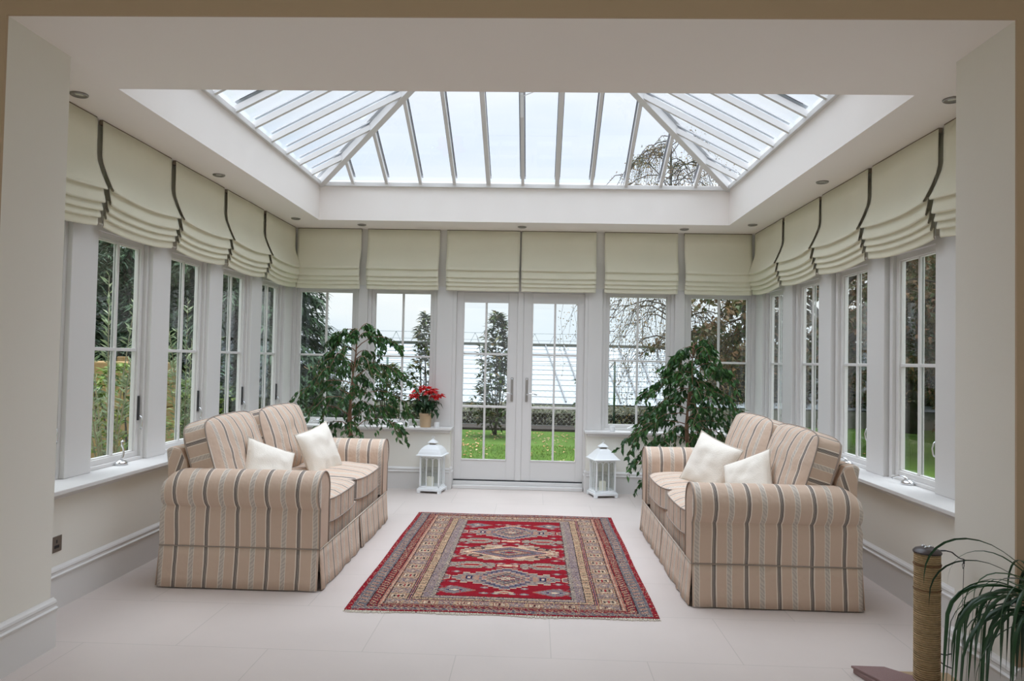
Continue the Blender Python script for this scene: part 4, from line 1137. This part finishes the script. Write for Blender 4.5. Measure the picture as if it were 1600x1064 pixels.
def conifer_mesh(h, rad, n_br, seed, dens=26):
    r = random.Random(seed); fo = MB(); st = MB().tube([(0, 0, 0), (.03, 0, h*.5), (0, .02, h*.98)], [.16, .10, .02], 8)
    for k in range(n_br):
        t = (k+r.random())/n_br; z = h*(.04+.95*t); L_ = rad*(1-t)**.75*r.uniform(.75, 1.1)+.12; a = k*2.4+r.uniform(-.3, .3)
        dx, dy = math.cos(a), math.sin(a)
        pts = [Vector((dx*L_*s, dy*L_*s, z+L_*(.22*s-.42*s*s))) for s in (0, .25, .5, .75, 1)]
        st.tube(pts, [.022, .017, .012, .008, .004], 4)
        for q in range(int(dens*(.35+L_/rad))):
            s = r.uniform(.12, 1)**.7*4; i = min(3, int(s)); p = pts[i].lerp(pts[i+1], s-i)
            side = r.choice((-1, 1)); d = Vector((dx*.8-side*dy*r.uniform(.3, 1), dy*.8+side*dx*r.uniform(.3, 1), r.uniform(-.55, .12)))
            add_leaf(fo, p+rv(r, .05), d, Vector((0, 0, 1))+rv(r, .25), r.uniform(.16, .34), r.uniform(.03, .06), .1, .25)
            if r.random() < .6:
                e = p+d.normalized()*.12; add_leaf(fo, e, d+rv(r, .7), Vector((0, 0, 1)), .16, .04, .1, .2)
    return st, fo
ct = None
cons = [(-8.2, 5.5, 1.0), (-8.6, 7.6, 1.08), (-8.3, 9.8, .95), (-8.8, 12.0, 1.1), (-8.3, 14.2, 1.0), (-8.9, 16.6, 1.06), (-8.4, 18.9, .98), (-10.0, 15.4, 1.1), (-9.3, 3.0, 1.0)]
for i, (x, y, s) in enumerate(cons):
    if ct is None:
        ct = empty('conifer_tree', (x, y, GZ)); a, b = conifer_mesh(4.7, 1.9, 200, 51, 34)
        a.build('trunk', TBARK, ct, smooth=True); f = b.build('foliage', CONI, ct); f['kind'] = 'stuff'; o = ct
    else: o = copy_tree(ct)
    o.location = (x, y, GZ); o.scale = (s, s, s); o.rotation_euler.z = i*1.3
    tag(o, 'dark green conifer beyond the left windows, '+('second nearest', 'third nearest', 'fourth nearest', 'fifth', 'sixth', 'seventh', 'farthest', 'set back behind the fifth', 'nearest')[i % 9]+' of the row', 'tree', 'row of conifers beyond the left windows')
bc = empty('cedar_tree', (-5.35, 12.6, GZ)); a, b = conifer_mesh(5.2, 2.6, 300, 52, 110); a.build('trunk', TBARK, bc, smooth=True); f = b.build('foliage', CONI, bc); f['kind'] = 'stuff'
tag(bc, 'large spreading conifer outside the back left corner window', 'tree')

# timber fence of horizontal rails beyond the left windows
WOOD = mat('tan_timber', (.33, .21, .09), .8, var=.2, vscale=5, bump=.3, bscale=40)
fe = empty('timber_fence', (-6.1, 0, GZ)); tag(fe, 'tan timber post and rail fence beyond the left windows', 'fence')
for k in range(9): MB().box(-.06, .06, 5.0+k*1.8-.06, 5.0+k*1.8+.06, 0, 1.5).build('post', WOOD, fe, bevel=.008)
for z in (.35, .75, 1.15): MB().box(.06, .10, 4.8, 19.6, z, z+.17).build('rail', WOOD, fe, bevel=.006)
tb = empty('timber_planter', (-5.15, 8.75, GZ)); tag(tb, 'stacked tan timber sleepers beside the lime shrub', 'planter')
for k in range(5): MB().box(-.55+.05*(k % 2), .45, -.4, .5, .001+k*.29, .285+k*.29).build('sleeper', WOOD, tb, bevel=.015)

def wispy(loc, h, seed, label, mt=WILL, n=9, rad=.6, lean=(0, 0)):
    r = random.Random(seed); root = empty('willow_shrub', loc); tag(root, label, 'shrub', 'pale wispy shrubs by the left windows'); st = MB(); fo = MB()
    for k in range(n):
        a = k*2.4; top = h*r.uniform(.65, 1); sp_ = rad*r.uniform(.2, 1)
        pts = [Vector((math.cos(a)*sp_*s**1.3+lean[0]*s, math.sin(a)*sp_*s**1.3+lean[1]*s, top*(s-.08*s*s))) for s in [q/9 for q in range(10)]]
        st.tube(pts, [.010*(1-.8*q/9) for q in range(10)], 5)
        for q in range(70):
            s = r.uniform(.2, 1)*9; i = min(8, int(s)); p = pts[i].lerp(pts[i+1], s-i); b = r.uniform(0, 6.28)
            add_leaf(fo, p, Vector((math.cos(b), math.sin(b), r.uniform(.2, 1.2))), rv(r), r.uniform(.06, .12), r.uniform(.014, .024), .1, .1)
    st.build('stem', mat('willow_stem', (.22, .20, .12), .8), root, smooth=True); f = fo.build('foliage', mt, root); f['kind'] = 'stuff'
wispy((-3.75, 6.25, GZ), 2.45, 61, 'pale wispy willow shrub outside the second left window', lean=(-.2, .1))
wispy((-4.3, 8.7, GZ), 2.6, 62, 'pale wispy willow shrub outside the third left window', n=12)
wispy((-4.5, 11.6, GZ), 2.2, 63, 'pale wispy willow shrub outside the farthest left windows', n=10)
shrub('lime_shrub', (-4.15, 7.15, GZ), 1.42, .62, 620, .085, .04, LIME, 64, 'bright lime green bush outside the second left window', taper=.3, cat='shrub')
shrub('lime_shrub', (-5.0, 10.3, GZ), 1.15, .9, 600, .085, .04, LIME, 65, 'lime green bush in front of the rail fence', taper=.3, cat='shrub')
shrub('lime_shrub', (-4.8, 13.6, GZ), 1.0, .8, 400, .085, .04, LIME, 66, 'lime green bush below the spreading conifer', taper=.3, cat='shrub')

# deciduous trees
def tree(name, loc, h, crown, n, lf, mt, seed, label, group=None, trunk=.14, weep=.0, lo=.25, lean=(0, 0), tw=60):
    r = random.Random(seed); root = empty(name, loc); tag(root, label, 'tree', group); st = MB(); fo = MB(); tips = []
    tp = [Vector((lean[0]*s+.12*math.sin(s*4+seed), lean[1]*s+.1*math.cos(s*5), h*.8*s)) for s in [q/10 for q in range(11)]]
    st.tube(tp, [trunk*(1-.8*q/10) for q in range(11)], 8)
    for k in range(tw):
        t = lo+(1-lo)*(k+.5)/tw; i = min(9, int(t*10)); a0 = tp[i].lerp(tp[i+1], t*10-i); a = k*2.4+r.uniform(-.4, .4)
        L_ = crown*(.45+.6*math.sin(PI*min(1, (t-lo)/(1-lo)*.8+.15)))*r.uniform(.7, 1.1); rise = L_*r.uniform(.25, .7)
        pts = [a0+Vector((math.cos(a)*L_*s, math.sin(a)*L_*s, rise*math.sin(s*PI*.6)-weep*L_*s*s))+rv(r, .05)*s for s in (0, .2, .4, .6, .8, 1)]
        st.tube(pts, [trunk*.32*(1-t*.6), trunk*.25*(1-t*.6), trunk*.17, trunk*.11, trunk*.07, .006], 5)
        for q in range(5):
            s = r.uniform(.3, 1)*5; i = min(4, int(s)); p = pts[i].lerp(pts[i+1], s-i); b = a+r.uniform(-1.3, 1.3); l2 = L_*r.uniform(.25, .5)
            sub = [p+Vector((math.cos(b)*l2*s2, math.sin(b)*l2*s2, l2*(.4*s2-(.4+weep*1.6)*s2*s2))) for s2 in (0, .33, .66, 1)]
            st.tube(sub, [.012, .009, .006, .003], 4); tips.append(sub)
            if weep > .3:
                e = sub[-1]; l3 = r.uniform(.4, 1.3); sub2 = [e+Vector((.05*math.sin(s2*5+q), .05*math.cos(s2*4), -l3*s2)) for s2 in (0, .33, .66, 1)]
                st.tube(sub2, [.004, .003, .003, .002], 3); tips.append(sub2)
    for k in range(n):
        sub = r.choice(tips); s = r.uniform(0, 1)*3; i = min(2, int(s)); p = sub[i].lerp(sub[i+1], s-i)+rv(r, .10)
        add_leaf(fo, p, Vector((r.uniform(-1, 1), r.uniform(-1, 1), r.uniform(-1.2, .3))), rv(r)+Vector((0, 0, .6)), lf*r.uniform(.7, 1.25), lf*.6, .15, .2)
    st.build('trunk', TBARK, root, smooth=True); f = fo.build('foliage', mt, root); f['kind'] = 'stuff'
    return root
tree('birch_tree', (3.1, 15.2, GZ), 8.0, 1.8, 15000, .042, BIRC, 71, 'weeping autumn birch with thin leaves right of the french doors', weep=.7, lean=(-.25, 0), trunk=.085, tw=80)
bt = tree('beech_tree', (5.6, 13.6, GZ), 6.6, 2.5, 26000, .12, BEEC, 72, 'broad autumn beech tree outside the back right corner window', trunk=.2, weep=.25, lo=.2, tw=70)
rows = [(9.2, 17.5), (9.6, 13.5), (9.0, 10.2), (9.9, 7.2), (9.3, 4.2), (10.5, 1.0)]
bt2 = None
for i, (x, y) in enumerate(rows):
    if bt2 is None:
        bt2 = tree('beech_tree', (x, y, GZ), 5.2, 2.4, 15000, .12, BEEC, 73, 'x', trunk=.2, weep=.3, lo=.12, tw=70); o = bt2
    else: o = copy_tree(bt2)
    o.location = (x, y, GZ); o.rotation_euler.z = i*1.1
    tag(o, 'autumn beech across the lawn beyond the right windows, '+('farthest', 'second farthest', 'third farthest', 'third nearest', 'second nearest', 'nearest')[i]+' of the row', 'tree', 'row of beeches beyond the right windows')

# dense hedges closing the garden
def hedge(name, x0, x1, y0, y1, h, mt, core, n, seed, label, lf=.11):
    root = empty(name, (0, 0, GZ)); tag(root, label, 'hedge'); r = random.Random(seed)
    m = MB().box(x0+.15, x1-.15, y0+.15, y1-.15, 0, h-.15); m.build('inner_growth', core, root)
    fo = MB(); per = [(x0, y0, x1, y0), (x1, y0, x1, y1), (x1, y1, x0, y1), (x0, y1, x0, y0)]; ls = [math.hypot(p[2]-p[0], p[3]-p[1]) for p in per]; T = sum(ls)
    for k in range(n):
        if r.random() < .12: p = Vector((r.uniform(x0, x1), r.uniform(y0, y1), h-r.random()*.15)); nn = Vector((0, 0, 1))
        else:
            q = r.random()*T; i = 0
            while q > ls[i]: q -= ls[i]; i += 1
            e = per[i]; u = q/ls[i]; d = Vector((e[2]-e[0], e[3]-e[1], 0)).normalized(); nn = Vector((d.y, -d.x, 0))
            z = r.random()*h; p = Vector((e[0]+(e[2]-e[0])*u, e[1]+(e[3]-e[1])*u, z))+nn*(.15*math.sin(u*ls[i]*1.9+z*2)-.05+r.uniform(-.14, .05))
        add_leaf(fo, p, nn+rv(r, .9)+Vector((0, 0, -.2)), Vector((0, 0, 1))+rv(r, .5), lf*r.uniform(.7, 1.4), lf*.55, .15, .2)
    f = fo.build('foliage', mt, root); f['kind'] = 'stuff'; return root
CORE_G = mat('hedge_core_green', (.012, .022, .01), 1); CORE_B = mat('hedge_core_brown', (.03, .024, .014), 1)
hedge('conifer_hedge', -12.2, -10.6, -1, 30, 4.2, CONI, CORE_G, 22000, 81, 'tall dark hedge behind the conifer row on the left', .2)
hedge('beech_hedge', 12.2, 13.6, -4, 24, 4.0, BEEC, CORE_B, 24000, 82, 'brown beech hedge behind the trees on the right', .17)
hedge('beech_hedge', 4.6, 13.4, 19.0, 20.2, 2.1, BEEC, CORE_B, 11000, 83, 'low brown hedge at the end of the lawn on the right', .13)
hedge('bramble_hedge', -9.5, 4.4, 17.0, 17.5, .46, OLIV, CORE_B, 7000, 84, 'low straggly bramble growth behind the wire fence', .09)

# chain link fence
cf = empty('chain_link_fence', (0, 16.35, GZ)); tag(cf, 'low green chain link fence across the end of the garden', 'fence')
GREENM = mat('green_steel', (.05, .10, .08), .5); WIRE = mat('grey_wire', (.25, .28, .28), .5)
for k in range(6): MB().tube([(-8.6+k*2.6, 0, 0), (-8.6+k*2.6, 0, 1.62)], .024, 8).build('fence_post', GREENM, cf, smooth=True)
for z in (.1, 1.5): MB().tube([(-8.8, 0, z), (4.6, 0, z)], .004, 5).build('line_wire', WIRE, cf)
m = MB(); x = -8.8-1.4
while x < 4.6:
    for sg in (1, -1):
        a, b = (x, x+1.4) if sg == 1 else (x+1.4, x); za, zb = .1, 1.5
        lo_, hi_ = -8.8, 4.6
        if x >= lo_ and x+1.4 <= hi_: m.tube([(a, .004*sg, za), (b, .004*sg, zb)], .0016, 3, caps=False)
    x += .11
o = m.build('wire_mesh', WIRE, cf); o['kind'] = 'stuff'

# glasshouse beyond the fence
gh = empty('glasshouse', (0, 0, 0)); tag(gh, 'long pale glasshouse roof with gutter and bracing beyond the garden fence', 'glasshouse')
PANEL = mat('white_glasshouse_sheet', (.33, .36, .39), .5, var=.05, vscale=.6)
GUT = mat('mossy_gutter', (.07, .075, .06), .9, var=.5, vscale=12, bump=.6, bscale=25); GBAR = mat('grey_aluminium', (.42, .45, .47), .4)
y0, z0, y1, z1 = 18.6, .30, 26.0, 1.93; X0, X1 = -16, 13
m = MB().add([(X0, y0, z0), (X1, y0, z0), (X1, y1, z1), (X0, y1, z1), (X0, y0, z0-.03), (X1, y0, z0-.03), (X1, y1, z1-.03), (X0, y1, z1-.03)], [(0, 1, 2, 3), (7, 6, 5, 4), (0, 4, 5, 1), (1, 5, 6, 2), (2, 6, 7, 3), (3, 7, 4, 0)])
m.build('roof_glazing', PANEL, gh)
MB().box(X0, X1, y0, y0+.12, GZ, z0).build('base_wall', PAVE, gh)
MB().box(X0, X1, y1, y1+.3, z1-.02, z1+.10).build('gutter', GUT, gh)
for k in range(1, 12):
    t = k/12; MB().box(X0, X1, y0+(y1-y0)*t-.01, y0+(y1-y0)*t+.01, z0+(z1-z0)*t, z0+(z1-z0)*t+.018).build('purlin', GBAR, gh)
U = Vector((0, -(z1-z0), y1-y0)).normalized()
BRACE = mat('dark_brace', (.16, .16, .17), .5)
for k in range(15):
    xx = .35+.66*k; xb = 18.7*(xx/26+.030)
    a = Vector((xb, y0+.1, z0+.055)); b = Vector((xx, y1, z1+.055))
    MB().beam(a, b, (b-a).cross(U), U, .035, .03).build('diagonal_brace', BRACE, gh)
# far side: ridge rails and zigzag trusses above the gutter
for z in (z1+.10, z1+.22, z1+.48): MB().box(X0, X1, y1+.9, y1+.94, z, z+.02).build('ridge_rail', GBAR, gh)
MB().box(X0, X1, y1+.31, y1+.95, z1-.1, z1+.08).build('ridge_base', PANEL, gh)
for k in range(38):
    xx = X0+k*.75
    MB().beam((xx, y1+.96, z1+.08), (xx+.20, y1+.96, z1+.49), (.9, 0, -.4), (0, 1, 0), .018, .03).beam((xx+.40, y1+.96, z1+.08), (xx+.20, y1+.96, z1+.49), (.9, 0, .4), (0, 1, 0), .018, .03).build('truss', GBAR, gh)
